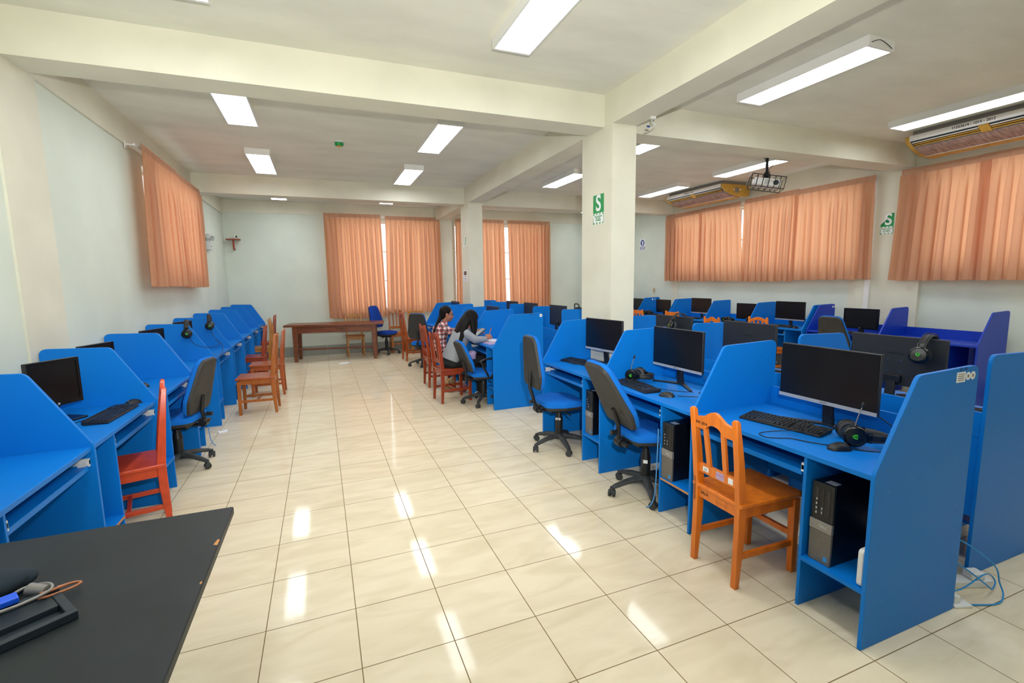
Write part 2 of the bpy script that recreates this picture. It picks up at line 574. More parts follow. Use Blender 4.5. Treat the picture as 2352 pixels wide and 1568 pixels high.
# ------------------------------------------------------------------ ceiling lights
def make_light(label, cx, y0, L=1.2):
    t = thing('ceiling_light', label, 'ceiling light', (cx, y0 + L / 2, H), 0, 'flat ceiling lights')
    w = 0.148; h = 0.075; l = L / 2
    f = MB()
    f.box(-w, w, -l, -l + 0.012, -h, 0).box(-w, w, l - 0.012, l, -h, 0).box(-w, -w + 0.012, -l + 0.012, l - 0.012, -h, 0).box(w - 0.012, w, -l + 0.012, l - 0.012, -h, 0)
    f.box(-w + 0.012, w - 0.012, -l + 0.012, -l + 0.022, -h, -h + 0.004).box(-w + 0.012, w - 0.012, l - 0.022, l - 0.012, -h, -h + 0.004)
    f.build('housing', 'white', t, smooth=False)
    MB().box(-w + 0.013, w - 0.013, -l + 0.013, l - 0.013, -h + 0.004, -h + 0.010).build('diffuser', 'lamp', t, smooth=False)
    return t
LX = (-0.32, 1.755, 4.33, 6.69)
bay = ['in the bay over the black table', 'in the bay past the first cross beam', 'in the bay by the back wall']
colN = ['along the wall with a single curtained window', 'over the open walkway', 'over the back-to-back desks', 'beside the air conditioners']
lights = [
 (0, -1.85, 'behind the photographer'), (0, 0.42, 'nearer the left wall'), (0, 2.86, 'nearest the cross beam'), (0, 5.27, 'nearest the smoke detector'), (0, 7.72, 'by the back wall'),
 (1, -1.85, ''), (1, 0.37, ''), (1, 3.32, ''), (1, 5.50, ''), (1, 7.65, ''),
 (2, -1.70, ''), (2, 0.56, ''), (2, 2.50, ''), (2, 4.96, ''), (2, 7.50, ''),
 (3, -1.70, ''), (3, 0.60, ''), (3, 3.27, ''), (3, 5.30, ''), (3, 7.65, '')]
lab = {(0, -1.85): 'flat ceiling light at the front, nearest the wall with two curtains',
 (0, 0.42): 'flat ceiling light at the upper edge of the view over the black table',
 (0, 2.86): 'flat ceiling light over the left desks, half hidden behind the nearest cross beam',
 (0, 5.27): 'flat ceiling light over the left desks, farther one in line before the second beam',
 (0, 7.72): 'flat ceiling light over the back corner with the camera shelf, mostly hidden by a beam',
 (1, -1.85): 'flat ceiling light above the front of the walkway',
 (1, 0.37): 'largest flat ceiling light, cut by the upper edge of the view',
 (1, 3.32): 'flat ceiling light over the walkway, just past the nearest cross beam',
 (1, 5.50): 'flat ceiling light over the walkway, just before the second cross beam',
 (1, 7.65): 'flat ceiling light seen as a sliver under the beam before the back curtains',
 (2, -1.70): 'flat ceiling light above the front of the back-to-back desks',
 (2, 0.56): 'flat ceiling light with loose wires at its end, over the nearest monitors',
 (2, 2.50): 'flat ceiling light partly hidden by the front pillar and the beam right of it',
 (2, 4.96): 'flat ceiling light seen just left of the front pillar',
 (2, 7.50): 'flat ceiling light seen as a sliver under the beam before the far right curtain pair',
 (3, -1.70): 'flat ceiling light above the front of the right wall desks',
 (3, 0.60): 'long flat ceiling light next to the nearer air conditioner',
 (3, 3.27): 'flat ceiling light crossed by the black pole of the projector',
 (3, 5.30): 'flat ceiling light just right of the front pillar by the farther air conditioner',
 (3, 7.65): 'flat ceiling light in the far right corner behind the last beam'}
first = None
for c, y, _ in lights:
    lb = lab[(c, y)]
    if first is None: first = make_light(lb, LX[c], y)
    else: dup(first, (LX[c], y + 0.6, H), label=lb)
wl = [o for o in COL.objects if o.get('label') == lab[(2, 0.56)]][0]
MB().tube(spline([(-0.12, -0.60, -0.05), (-0.05, -0.615, -0.03), (0.05, -0.61, -0.045), (0.12, -0.60, -0.06)]), 0.0025, 6).build('loose_wire', 'cable', wl)

# ------------------------------------------------------------------ study carrels
def profile(D, top=1.20, tip=0.235):
    return rpoly([(0, 0.0), (0, 0.79), (tip, top - 0.012), (D - 0.005, top), (D, 0.0)], [0, 0.05, 0.05, 0.045, 0], 5)
def carrels(label, xf, s, D, ys, seats, blue='blue', back=True, group='blue computer carrels', raw=(), notch=None, top=1.20, tip=0.235, rails=True, comp=0.29, wide=False):
    """xf: front line, s: +1 when the user faces +x; ys: panel positions; seats: indices i of seats between ys[i] and ys[i+1]"""
    t = thing('computer_carrel_row', label, 'desk', (xf, ys[0], 0), 0, group)
    y0 = ys[0]
    PT = 0.009
    for k, y in enumerate(ys):
        d = D if notch is None or k != len(ys) - 1 else notch
        pr_ = [(s * a, b) for a, b in profile(d, top, tip)]
        MB().prism(pr_, y - y0 - PT, y - y0 + PT).build('side_panel', blue, t, bevel=0.0025, smooth=False)
    for i in seats:
        a, b = ys[i] - y0 + PT, ys[i + 1] - y0 - PT
        dd = D - 0.012
        if notch is not None and i == len(ys) - 2:
            ny = 2.05 - y0
            w = MB().prism([(s * 0.012, a), (s * dd, a), (s * dd, ny), (s * (notch - 0.012), ny), (s * (notch - 0.012), b), (s * 0.012, b)], 0.757, 0.782, 'z')
            w.build('worktop', blue, t, bevel=0.003, smooth=False)
        else:
            MB().box(s * 0.012, s * dd, a, b, 0.757, 0.782).build('worktop', blue, t, bevel=0.003, smooth=False)
        if back:
            MB().box(s * (dd - 0.016), s * dd, a, b if not (notch and i == len(ys) - 2) else 2.05 - y0, 0.782, 0.895).build('back_board', blue, t, bevel=0.002, smooth=False)
            MB().box(s * (dd - 0.016), s * dd, a, b if not (notch and i == len(ys) - 2) else 2.05 - y0, 0.33, 0.757).build('modesty_board', blue, t, smooth=False)
        MB().box(s * 0.02, s * (D - 0.09), a + comp, a + comp + 0.016, 0.0, 0.757).build('divider', blue, t, bevel=0.002, smooth=False)
        sh = MB().box(s * 0.012, s * (D - 0.10), a, a + comp, 0.245, 0.262).build('tower_shelf', blue, t, smooth=False)
        if i in raw:
            MB().box(s * 0.0105, s * 0.0125, a + 0.01, a + comp - 0.01, 0.247, 0.260).build('chipped_edge', 'rawedge', sh, smooth=False)
        ta, tb = a + comp + 0.030, b - 0.014
        MB().box(s * 0.035, s * 0.36, ta, tb, 0.665, 0.681).box(s * 0.028, s * 0.036, ta, tb, 0.659, 0.685).build('keyboard_tray', blue, t, bevel=0.0015, smooth=False)
        if rails:
            for yy, d in ((a + comp + 0.017, 1), (b - 0.001, -1)):
                r = MB().box(s * 0.024, s * 0.33, yy, yy + d * 0.012, 0.690, 0.712)
                r.box(s * 0.024, s * 0.075, yy, yy + d * 0.013, 0.680, 0.722)
                r.build('slide_rail', 'metalw', t, smooth=False)
    return t
Lp = [1.13 + 1.048 * k for k in range(-1, 9)]
cL1 = carrels('blue carrel row along the left wall, nearest part with a monitor and keyboard', -0.815, -1, 0.63, [Lp[0], Lp[1], Lp[2], Lp[3] - 0.012], (0, 1, 2), raw=(1,))
cL2 = carrels('blue carrel row along the left wall, middle part with headsets hung on its panels', -0.815, -1, 0.63, [Lp[3] + 0.012] + Lp[4:6] + [Lp[6] - 0.012], (0, 1, 2))
cL3 = carrels('blue carrel row along the left wall, last part reaching the back corner', -0.815, -1, 0.63, [Lp[6] + 0.012] + Lp[7:9] + [9.545], (0, 1, 2))
CX = 2.40; C2X = 4.15
Cp = [-0.734, 0.30, 1.342, 2.42]
cC = carrels('nearest blue three-seat carrel row, with the orange chair pushed up to it', CX, 1, 0.682, Cp, (0, 1, 2), raw=(1,), notch=0.57)
C2p = [-0.62, 0.42, 1.46, 2.50]
cD = carrels('blue carrel row facing the right wall, back to back with the nearest monitors', C2X, -1, 0.70, C2p, (0, 1, 2))
Ep = [3.55, 4.54, 5.54, 6.53]
cE = carrels('blue carrel row where the two seated people sit', 2.26, 1, 0.69, Ep, (0, 1, 2))
cE2 = carrels('blue single carrel nearest the back curtains, with a headset on its desk', 2.26, 1, 0.69, [6.56, 7.56], (0,))
Fp = [4.0, 4.98, 5.98, 6.97]
cF = carrels('blue carrel row behind the seated people, its panels seen over their desks', C2X, -1, 0.70, Fp, (0, 1, 2))
cF2 = carrels('blue single carrel behind the rear pillar, farthest of the middle rows', C2X, -1, 0.70, [7.00, 8.0], (0,))
RX = 7.24
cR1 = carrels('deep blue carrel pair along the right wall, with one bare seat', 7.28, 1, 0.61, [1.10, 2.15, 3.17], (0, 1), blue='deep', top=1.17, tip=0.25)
cR2 = carrels('blue carrel row along the right wall, middle part by the joined curtains', RX, 1, 0.68, [3.22, 4.25, 5.27, 6.30], (0, 1, 2), top=1.17, raw=(0,))
cR3 = carrels('blue carrel row along the right wall, far part partly behind the pillar', RX, 1, 0.68, [6.36, 7.42, 8.47, 9.52], (0, 1, 2), top=1.17)

# ------------------------------------------------------------------ computer gear (local frame: the user sits at -x)
DZ = 0.782
def monitor_slim(label, loc, rz, group='slim monitors with a silver lower strip'):
    t = thing('monitor', label, 'monitor', loc, rz, group)
    w = 0.27; z0, z1 = 0.128, 0.440
    MB().box(0.0, 0.022, -w, w, z0, z1).build('housing', 'backp', t, bevel=0.003)
    MB().box(-0.002, 0.0005, -w + 0.004, w - 0.004, z0 + 0.020, z1 - 0.004).build('screen', 'screen', t, smooth=False)
    b = MB().box(-0.004, 0.0, -w, w, z0, z0 + 0.019).build('lower_strip', 'silver', t, smooth=False)
    text('maker_mark', 'SAMSUNG', 0.0085, 'ink', b, (-0.0045, 0, z0 + 0.010), (PI / 2, 0, -PI / 2), 0.0002)
    text('rear_mark', 'SAMSUNG', 0.022, 'black', t, (0.0222, -0.0, z1 - 0.11), (PI / 2, 0, PI / 2), 0.0004, bold=True)
    d = MB()
    for yy in (-0.0375, 0.0375):
        for zz in (0.215, 0.29):
            d.cyl((0.0215, yy, zz), (0.0235, yy, zz), 0.0035, n=10)
    d.build('mount_screws', 'chrome', t)
    s = MB().taper((0.052, 0, 0.004), (0.034, 0, 0.175), 0.012, 0.030, 0.010, 0.024, Vector((1, 0, 0)))
    s.box(0.020, 0.046, -0.05, 0.05, 0.150, 0.195)
    s.build('neck', 'black', t, bevel=0.004)
    f = MB()
    for sg in (-1, 1):
        f.taper((0.060, sg * 0.01, 0.008), (-0.045, sg * 0.215, 0.005), 0.017, 0.007, 0.011, 0.0045, Vector((1, 0.3 * sg, 0)))
    f.box(0.035, 0.078, -0.035, 0.035, 0.001, 0.014)
    f.build('foot', 'black', t, bevel=0.002)
    return t
def monitor_boxy(label, loc, rz, group='black framed monitors on square stands', w=0.235, z0=0.085, z1=0.375):
    t = thing('monitor', label, 'monitor', loc, rz, group)
    MB().box(0.0, 0.03, -w, w, z0, z1).box(0.03, 0.05, -w * 0.6, w * 0.6, z0 + 0.05, z1 - 0.06).build('housing', 'black', t, bevel=0.005)
    f = MB(); e = 0.017
    f.box(-0.006, 0, -w, w, z0, z0 + 0.026).box(-0.006, 0, -w, w, z1 - e, z1).box(-0.006, 0, -w, -w + e, z0 + 0.026, z1 - e).box(-0.006, 0, w - e, w, z0 + 0.026, z1 - e)
    f.build('bezel', 'blackg', t, smooth=False)
    MB().box(-0.002, 0.0005, -w + e, w - e, z0 + 0.026, z1 - e).build('screen', 'screen', t, smooth=False)
    MB().cyl((-0.0075, 0, z0 + 0.013), (-0.0055, 0, z0 + 0.013), 0.007, n=16).build('round_badge', 'silver', t)
    MB().box(0.03, 0.048, -0.035, 0.035, 0.008, z0 + 0.09).build('neck', 'black', t, bevel=0.003)
    MB().prism(rpoly([(-0.075, -0.115), (0.105, -0.115), (0.105, 0.115), (-0.075, 0.115)], 0.02), 0.0, 0.012, 'z').build('base', 'blackg', t, bevel=0.002)
    return t
def keyboard(label, loc, rz, group='black desktop keyboards'):
    t = thing('keyboard', label, 'keyboard', loc, rz, group)
    MB().prism(rpoly([(-0.068, 0.002), (-0.068, 0.012), (0.068, 0.026), (0.068, 0.006), (0.05, 0.0), (-0.05, 0.0)], 0.002, 2), -0.22, 0.22, 'y').build('case', 'black', t, bevel=0.002)
    k = MB()
    sl = 14 / 136
    def key(x, y, wx, wy):
        z = 0.012 + (x + 0.068) * sl
        a, b = wx / 2, wy / 2
        v = [(x - a, y - b, z), (x + a, y - b, z + 2 * a * sl), (x + a, y + b, z + 2 * a * sl), (x - a, y + b, z),
             (x - a + 0.0022, y - b + 0.002, z + 0.007), (x + a - 0.0022, y - b + 0.002, z + 0.007 + 2 * a * sl), (x + a - 0.0022, y + b - 0.002, z + 0.007 + 2 * a * sl), (x - a + 0.0022, y + b - 0.002, z + 0.007)]
        k.add(v, [(4, 5, 6, 7), (0, 1, 5, 4), (1, 2, 6, 5), (2, 3, 7, 6), (3, 0, 4, 7)])
    for r in range(5):
        x = -0.054 + r * 0.0192
        if r == 0:
            for y, wy in ((0.198, 0.024), (0.172, 0.020), (0.147, 0.022), (0.075, 0.112), (0.003, 0.022), (-0.022, 0.020), (-0.046, 0.022)): key(x, y, 0.0165, wy)
        else:
            for c in range(14): key(x, 0.203 - c * 0.0191, 0.0165, 0.0168)
        if r in (0, 3, 4):
            for c in range(3): key(x, -0.082 - c * 0.0191, 0.0165, 0.0168)
        if r == 1: key(x, -0.101, 0.0165, 0.0168)
        for c in range(4): key(x, -0.150 - c * 0.0175, 0.0165, 0.0155)
    x = 0.055
    for c in range(13): key(x, 0.203 - c * 0.0208, 0.0125, 0.0168)
    for c in range(3): key(x, -0.082 - c * 0.0191, 0.0125, 0.0168)
    k.build('keys', 'keys', t, smooth=False)
    return t
def mouse(label, loc, rz, group='black computer mice'):
    t = thing('mouse', label, 'computer mouse', loc, rz, group)
    rings = []
    for i in range(9):
        u = i / 8
        x = -0.055 + 0.11 * u
        w = 0.031 * (1 - (2 * u - 1) ** 4) ** 0.5 * (1.0 - 0.06 * math.cos(3 * u)) + 0.002
        h = 0.036 * math.sin(PI * (0.12 + 0.80 * (1 - u))) ** 0.8 if 0 < i < 8 else 0.008
        rings.append([Vector((x, w * math.cos(a), max(0.001, h * math.sin(a)) if a <= PI else 0.0005)) for a in [PI * 2 * k / 20 for k in range(20)]])
    MB().loft(rings).build('body', 'black', t)
    MB().cyl((0.028, 0.004, 0.022), (0.028, -0.004, 0.022), 0.010, n=14).build('wheel', 'greym', t)
    return t
def headset(label, loc, rot, group='black gaming headsets', logo=True, mic=True):
    """ear cups on the +-y sides, band rising along +z from the cups, z=0 at cup centres"""
    t = thing('headset', label, 'headset', loc, 0, group, rot=rot)
    arc = [(0, 0.082 * math.cos(a), 0.045 + 0.085 * math.sin(a)) for a in [PI * k / 24 for k in range(25)]]
    b = MB()
    for dx in (-0.013, 0.013): b.tube([(p[0] + dx, p[1] * 1.06, p[2] * 1.04) for p in arc], 0.0025, 6)
    b.build('frame_wires', 'black', t)
    rings = []
    for x, y, z in arc:
        c = Vector((0, y * 0.93, 0.045 + (z - 0.045) * 0.93)); n_ = Vector((0, y, z - 0.045)).normalized()
        rings.append([c + Vector((1, 0, 0)) * 0.019 * math.cos(q) + n_ * 0.0055 * math.sin(q) for q in [2 * PI * k / 10 for k in range(10)]])
    MB().loft(rings).build('headband', 'shell', t)
    for sg in (-1, 1):
        T = Matrix.Translation((0, sg * 0.066, 0)) @ Matrix.Rotation(-sg * PI / 2, 4, 'X')
        cup = MB().lathe([(0.0, 0.0), (0.030, 0.0), (0.040, 0.004), (0.0455, 0.012), (0.0455, 0.022), (0.041, 0.030), (0.036, 0.033), (0.034, 0.0305), (0.0, 0.032)], 28, T)
        cup.box(-0.02, 0.02, 0.030, 0.062, 0.004, 0.018, T @ Matrix.Rotation(PI if sg > 0 else 0, 4, 'Z'))
        c = cup.build('ear_cup', 'blackg', t)
        if logo:
            T2 = T @ Matrix.Translation((0, 0, 0.0325))
            a = MB()
            outl = rpoly([(-0.011, 0.009), (0.011, 0.009), (0.008, -0.005), (0, -0.012), (-0.008, -0.005)], 0.003, 3)
            mtx = T2 @ Matrix.Rotation(0 if sg < 0 else PI, 4, 'Z')
            a.prism(outl, 0, 0.0012, 'z', mtx)
            a.build('green_logo', 'lgreen', c, smooth=False)
            d = MB()
            d.prism([(-0.002, 0.002), (0.002, 0.002), (0.0015, -0.008), (-0.0015, -0.008)], 0.0012, 0.0018, 'z', mtx)
            d.prism([(-0.008, 0.0065), (0.008, 0.0065), (0.006, 0.0035), (-0.006, 0.0035)], 0.0012, 0.0018, 'z', mtx)
            d.build('logo_mark', 'ink', c, smooth=False)
        T3 = Matrix.Translation((0, sg * 0.060, 0)) @ Matrix.Rotation(sg * PI / 2, 4, 'X')
        MB().lathe([(0.018, 0.0), (0.041, -0.006), (0.044, 0.004), (0.042, 0.016), (0.030, 0.021), (0.020, 0.014), (0.018, 0.004)], 24, T3).build('ear_cushion', 'shell', t)
    if mic:
        MB().tube(spline([(0.03, 0.085, -0.005), (0.075, 0.088, 0.0), (0.125, 0.085, 0.012)]), 0.0022, 6).build('microphone_boom', 'greym', t)
        MB().ball((0.135, 0.084, 0.014), (0.014, 0.006, 0.006), 12, 8).build('microphone_tip', 'black', t)
    return t
def tower(label, loc, rz=0, group='desktop computer towers on the shelves'):
    t = thing('computer_tower', label, 'desktop computer', loc, rz, group)
    w = 0.052; h = 0.388
    MB().box(0.006, 0.36, -w, w, 0, h).build('case', 'blackg', t, bevel=0.002)
    f = MB().box(-0.004, 0.006, -w, w, 0.205, h); f.build('drive_panel', 'black', t, bevel=0.002)
    g = MB().box(-0.008, 0.006, -w, w, 0.0, 0.158); g.build('mesh_grille', 'greyp', t, bevel=0.003)
    s = MB().box(-0.010, 0.006, -w - 0.001, w + 0.001, 0.158, 0.205).build('badge_strip', 'greym', t, bevel=0.002)
    text('maker_mark', 'DELL', 0.017, 'silver', s, (-0.0104, -0.012, 0.182), (PI / 2, 0, -PI / 2), 0.0003, bold=True)
    d = MB()
    for i, (a, b) in enumerate(((-0.035, -0.012), (-0.006, 0.010))):
        d.box(-0.0055, -0.004, a, a + 0.014 if i == 0 else a + 0.008, 0.235, 0.362)
    d.box(-0.0055, -0.004, 0.020, 0.034, 0.225, 0.365)
    d.build('drive_bays', 'blackg', t, smooth=False)
    p = MB()
    for k in range(4): p.box(-0.0062, -0.0054, 0.024, 0.030, 0.235 + k * 0.022, 0.245 + k * 0.022)
    for k in range(2): p.box(-0.0062, -0.0054, -0.001, 0.003, 0.24 + k * 0.02, 0.252 + k * 0.02)
    p.build('ports', 'silver', t, smooth=False)
    MB().box(-0.0092, -0.008, -0.040, -0.022, 0.018, 0.040).build('blue_sticker', 'bluecable', t, smooth=False)
    MB().box(0.02, 0.06, -0.04, 0.01, h, h + 0.0008).build('white_sticker', 'silver', t, smooth=False)
    return t
def cable(label, pts, r=0.0028, m='cable', n=8, name='cable', group=None):
    o = MB().tube(spline(pts, n), r, 7).build(name, m)
    tag(o, label, 'cable', group)
    return o

# nearest row
m1 = monitor_slim('large slim monitor in the nearest carrel, behind the orange chair', (2.85, -0.20, DZ), 0)
dup(m1, (2.85, 0.97, DZ), 0.0, 'slim monitor in the carrel of the tilted office chair, with a headset left of it')
dup(m1, (2.87, 2.03, DZ), 0.12, 'slim monitor standing just in front of the front pillar')
for y, x, lb in ((-0.05, 3.73, 'slim monitor seen from behind with a headset hanging over its top'), (1.08, 3.73, 'slim monitor seen from behind in the second carrel of the row facing the right wall'), (2.02, 3.73, 'slim monitor seen from behind beside the pillar, a headset on its top edge')):
    dup(m1, (x, y, DZ), PI, lb)
for y, lb in ((4.62, 'slim monitor seen from behind over the blue panels, nearest of those behind the seated people'), (5.66, 'slim monitor seen from behind, second of those behind the seated people'), (6.52, 'slim monitor seen from behind, farthest of those behind the seated people')):
    dup(m1, (3.73, y, DZ), PI, lb)
dup(m1, (2.78, 5.02, DZ), 0, 'slim monitor in the carrel of the person in the plaid shirt')
dup(m1, (2.78, 7.22, DZ), 0, 'slim monitor in the single carrel nearest the back curtains')
dup(m1, (7.62, 3.74, DZ - 0.03), 0, 'slim monitor on the right wall desks next to the deep blue carrels')
dup(m1, (7.62, 5.76, DZ - 0.03), 0, 'slim monitor on the right wall desks, third seat from the deep blue carrels')
m2 = monitor_boxy('black framed monitor on the deep blue desk by the office chair', (7.50, 2.53, DZ - 0.02), 0)
dup(m2, (7.62, 4.60, DZ - 0.03), 0, 'black framed monitor on the right wall desks with a headset before it')
dup(m2, (7.62, 6.93, DZ - 0.03), 0, 'black framed monitor on the far right wall desks beside a round headset')
m3 = dup(m2, (7.62, 7.86, DZ - 0.03), 0, 'black framed monitor showing a picture, at the right edge of the front pillar')
m4 = monitor_boxy('black framed monitor in the left wall carrel with a keyboard, turned to the camera', (-1.215, 1.79, DZ), PI - 0.50, w=0.150, z0=0.10, z1=0.385)
m5 = monitor_boxy('black framed monitor whose corner shows above the left wall panel, nearest of those corners', (-1.20, 2.385, DZ), PI - 0.32, w=0.15, z0=0.13, z1=0.415)
dup(m5, (-1.18, 3.56, DZ), PI - 0.32, 'black framed monitor whose corner shows behind the doubled left wall panel')
dup(m5, (-1.16, 4.58, DZ), PI - 0.32, 'black framed monitor whose tip shows behind the panel with the first hung headset')

k1 = keyboard('black keyboard in front of the largest monitor, beside the orange chair', (2.69, -0.09, DZ), 0.19)
dup(k1, (2.545, 1.05, DZ), -0.08, 'black keyboard on the desk of the tilted office chair')
dup(k1, (2.69, 2.17, DZ), 0.22, 'black keyboard before the monitor at the front pillar')
dup(k1, (-0.965, 1.82, DZ), PI - 0.06, 'black keyboard on the left wall desk beside a mouse')
dup(k1, (7.40, 3.72, DZ), 0.0, 'black keyboard on the right wall desk next to the deep blue carrels')
dup(k1, (7.40, 4.62, DZ), 0.0, 'black keyboard on the right wall desk beside the headset')
dup(k1, (7.40, 5.80, DZ), 0.0, 'black keyboard on the right wall desk at the third seat')
dup(k1, (7.40, 6.95, DZ), 0.0, 'black keyboard on the far right wall desk beside the round headset')
dup(k1, (7.34, 2.60, DZ), 0.0, 'black keyboard on the deep blue desk')
dup(k1, (3.93, -0.18, DZ), PI, 'black keyboard under the monitor seen from behind, nearest end')
dup(k1, (3.93, 1.02, DZ), PI, 'black keyboard glimpsed between the backs of two monitors')
q1 = mouse('black mouse on the front edge of the nearest desk', (2.593, -0.465, DZ), -0.4)
dup(q1, (2.555, 0.715, DZ), -0.9, 'black mouse at the end of the keyboard by the tilted office chair')
dup(q1, (-0.945, 2.13, DZ), PI + 0.9, 'black mouse at the end of the left wall keyboard')
dup(q1, (-1.07, 2.80, DZ), 0.5 + PI / 2, 'black mouse alone on the left wall desk behind the red chair')
dup(q1, (7.36, 3.42, DZ), 0, 'black mouse on the right wall desk next to the deep blue carrels')
dup(q1, (-1.05, 7.05, DZ), 1.9, 'black mouse far down the left wall desks')
h1 = headset('black headset with raised microphone and green logo on the nearest desk', (2.735, -0.425, DZ + 0.052), (0, PI / 2 + 0.08, 0.75))
h1.rotation_euler = Euler((0, 0, 0)); h1.scale = (1.13, 1.13, 1.13)
def orient(o, up, side):
    """band direction `up`, ear cup axis (+y) `side`"""
    u = Vector(up).normalized(); s_ = Vector(side); s_ = (s_ - u * s_.dot(u)).normalized()
    x = s_.cross(u)
    o.rotation_euler = Matrix((x, s_, u)).transposed().to_euler()
orient(h1, (0.55, -0.62, -0.05), (-0.72, -0.60, 0.1))
h2 = dup(h1, (2.70, 1.27, DZ + 0.047), label='black headset with green logo behind the keyboard of the tilted office chair')
orient(h2, (0.45, -0.75, -0.03), (-0.60, -0.75, 0.05))
for loc, up, side, lb, rr in (
  ((3.705, -0.22, 1.105), (0.30, 0, 1), (1, 0.1, -0.3), 'black headset hung over the top of the nearest monitor back', 0),
  ((3.705, 1.93, 1.105), (0.30, 0, 1), (1, -0.25, -0.3), 'black headset hung over the monitor back beside the pillar', 0),
  ((-1.06, 4.275, 1.085), (0, 0, 1), (0.12, -1, 0), 'black headset hung over the left wall panel, nearer of the two hanging there', 0),
  ((-1.04, 5.323, 1.085), (0, 0, 1), (0.12, -1, 0), 'black headset hung over the left wall panel, farther of the two hanging there', 0),
  ((7.38, 4.25 + 0.40 - 0.18 + 0.38, DZ + 0.047), (0.3, -0.9, 0), (-0.9, -0.3, 0), 'black headset on the right wall desk beside a black framed monitor', 0),
  ((7.40, 7.22, DZ + 0.047), (0.3, -0.9, 0), (-0.9, -0.3, 0), 'black headset standing on the far right wall desk, its round cup to the room', 0),
  ((2.50, 7.00, DZ + 0.047), (0.3, -0.9, 0), (-0.9, -0.3, 0), 'black headset with green light on the desk nearest the back curtains', 0),
  ((3.88, 4.42, DZ + 0.047), (0.2, 0.9, 0), (0.9, -0.3, 0), 'black headset on the desk behind the panel with a round sticker', 0),
  ):
    o = dup(h1, loc, label=lb, skip=('microphone_boom', 'microphone_tip'))
    orient(o, up, side)
t1 = tower('black and grey computer tower in the nearest desk, behind the orange chair', (2.452, -0.503, 0.262))
dup(t1, (2.43, 0.542, 0.262), 0, 'black and grey computer tower in the desk of the tilted office chair')
dup(t1, (2.45, 1.583, 0.262), 0, 'black and grey computer tower in the desk of the upright office chair')

# white router leaning in the nearest tower shelf
o = MB().prism(rpoly([(-0.06, 0.0), (0.06, 0.0), (0.06, 0.17), (-0.06, 0.17)], 0.02), -0.012, 0.012, 'x').build('adapter_box', 'white', None, bevel=0.004, loc=(2.47, -0.640 - 0.045, 0.2625), rot=(0, 0, PI / 2 + 0.0))
tag(o, 'white rounded adapter box leaning on the end panel in the nearest tower shelf', 'adapter')
o.location = (2.49, -0.695, 0.2622)

# cables on desks
zc = DZ + 0.004
cable('black cable looping over the front edge of the nearest desk', [(2.74, -0.36, zc + 0.05), (2.66, -0.30, zc + 0.02), (2.57, -0.22, zc + 0.02), (2.46, -0.14, zc), (2.425, -0.20, zc), (2.47, -0.24, zc), (2.52, -0.27, zc), (2.55, -0.34, zc), (2.60, -0.42, zc), (2.67, -0.53, zc), (2.78, -0.60, zc), (2.90, -0.62, zc), (3.02, -0.60, zc)], 0.0024)
cable('thin black cable of the nearest headset running to the end panel', [(2.80, -0.55, zc), (2.86, -0.60, zc), (2.92, -0.58, zc), (2.96, -0.66, zc), (3.03, -0.62, zc)], 0.002)
cable('black cable behind the nearest monitor hanging to the desk', [(2.88, -0.42, 0.93), (2.93, -0.50, 0.86), (2.99, -0.58, 0.80), (3.03, -0.66, zc)], 0.0028)
cable('black cables bunched beside the tilted office chair monitor', [(2.87, 0.70, 0.90), (2.90, 0.64, 0.84), (2.86, 0.60, zc), (2.80, 0.64, zc), (2.84, 0.70, zc), (2.90, 0.62, zc), (2.80, 0.55, zc), (2.70, 0.62, zc), (2.62, 0.68, zc)], 0.0025)
cable('black keyboard cable crossing the desk of the tilted office chair', [(2.60, 1.18, zc + 0.03), (2.53, 1.12, zc + 0.03), (2.50, 1.20, zc), (2.55, 1.22, zc + 0.03), (2.62, 1.05, zc), (2.66, 0.9, zc), (2.72, 0.80, zc), (2.80, 0.72, zc)], 0.0022)
cable('black cable on the desk before the pillar monitor', [(2.76, 2.02, zc + 0.03), (2.62, 2.12, zc), (2.60, 2.22, zc), (2.70, 2.20, zc + 0.03), (2.84, 2.05, zc)], 0.0022)
cable('black mouse cable on the left wall desk by the keyboard', [(-0.97, 2.10, zc + 0.01), (-1.03, 2.00, zc), (-1.06, 1.85, zc), (-1.10, 1.70, zc), (-1.15, 1.60, zc)], 0.0022)
cable('black cable from the first hung headset along the left panel', [(-1.04, 4.235, 1.04), (-1.00, 4.23, 0.97), (-0.93, 4.24, 0.93), (-0.82, 4.25, 0.92), (-0.76, 4.26, 0.95), (-0.80, 4.28, 0.99)], 0.003)
cable('black cable from the second hung headset trailing over the desk edge', [(-1.03, 5.28, 1.03), (-1.00, 5.25, 0.95), (-0.93, 5.20, 0.88), (-0.86, 5.0, 0.84), (-0.81, 4.6, 0.795), (-0.80, 4.45, 0.80), (-0.795, 4.32, 0.80)], 0.003)
cable('black cable dangling in a loop under the left wall desk', [(-0.83, 3.62, 0.74), (-0.80, 3.56, 0.66), (-0.80, 3.64, 0.56), (-0.80, 3.74, 0.58), (-0.81, 3.70, 0.68), (-0.86, 3.6, 0.72)], 0.003)
cable('black cable loop on the deep blue desk', [(7.34, 3.0, zc), (7.40, 3.05, 0.86), (7.50, 3.08, 0.87), (7.52, 2.98, 0.80), (7.44, 2.9, zc)], 0.003)
cable('black cables under the third seat monitor of the right wall', [(7.66, 3.55, 0.90), (7.62, 3.44, 0.84), (7.58, 3.40, zc), (7.64, 3.36, 0.83), (7.70, 3.33, 0.86)], 0.004)
o = MB()
for k in range(9):
    a = 2 * PI * k / 9
    o.tube(spline([(3.60 + 0.01 * math.cos(a), -0.10 + 0.01 * math.sin(a), 0.80), (3.60 + 0.015 * math.cos(a), -0.10 + 0.015 * math.sin(a), 0.84), (3.60 + 0.03 * math.cos(a), -0.10 + 0.03 * math.sin(a), 0.875)], 4), 0.003, 6)
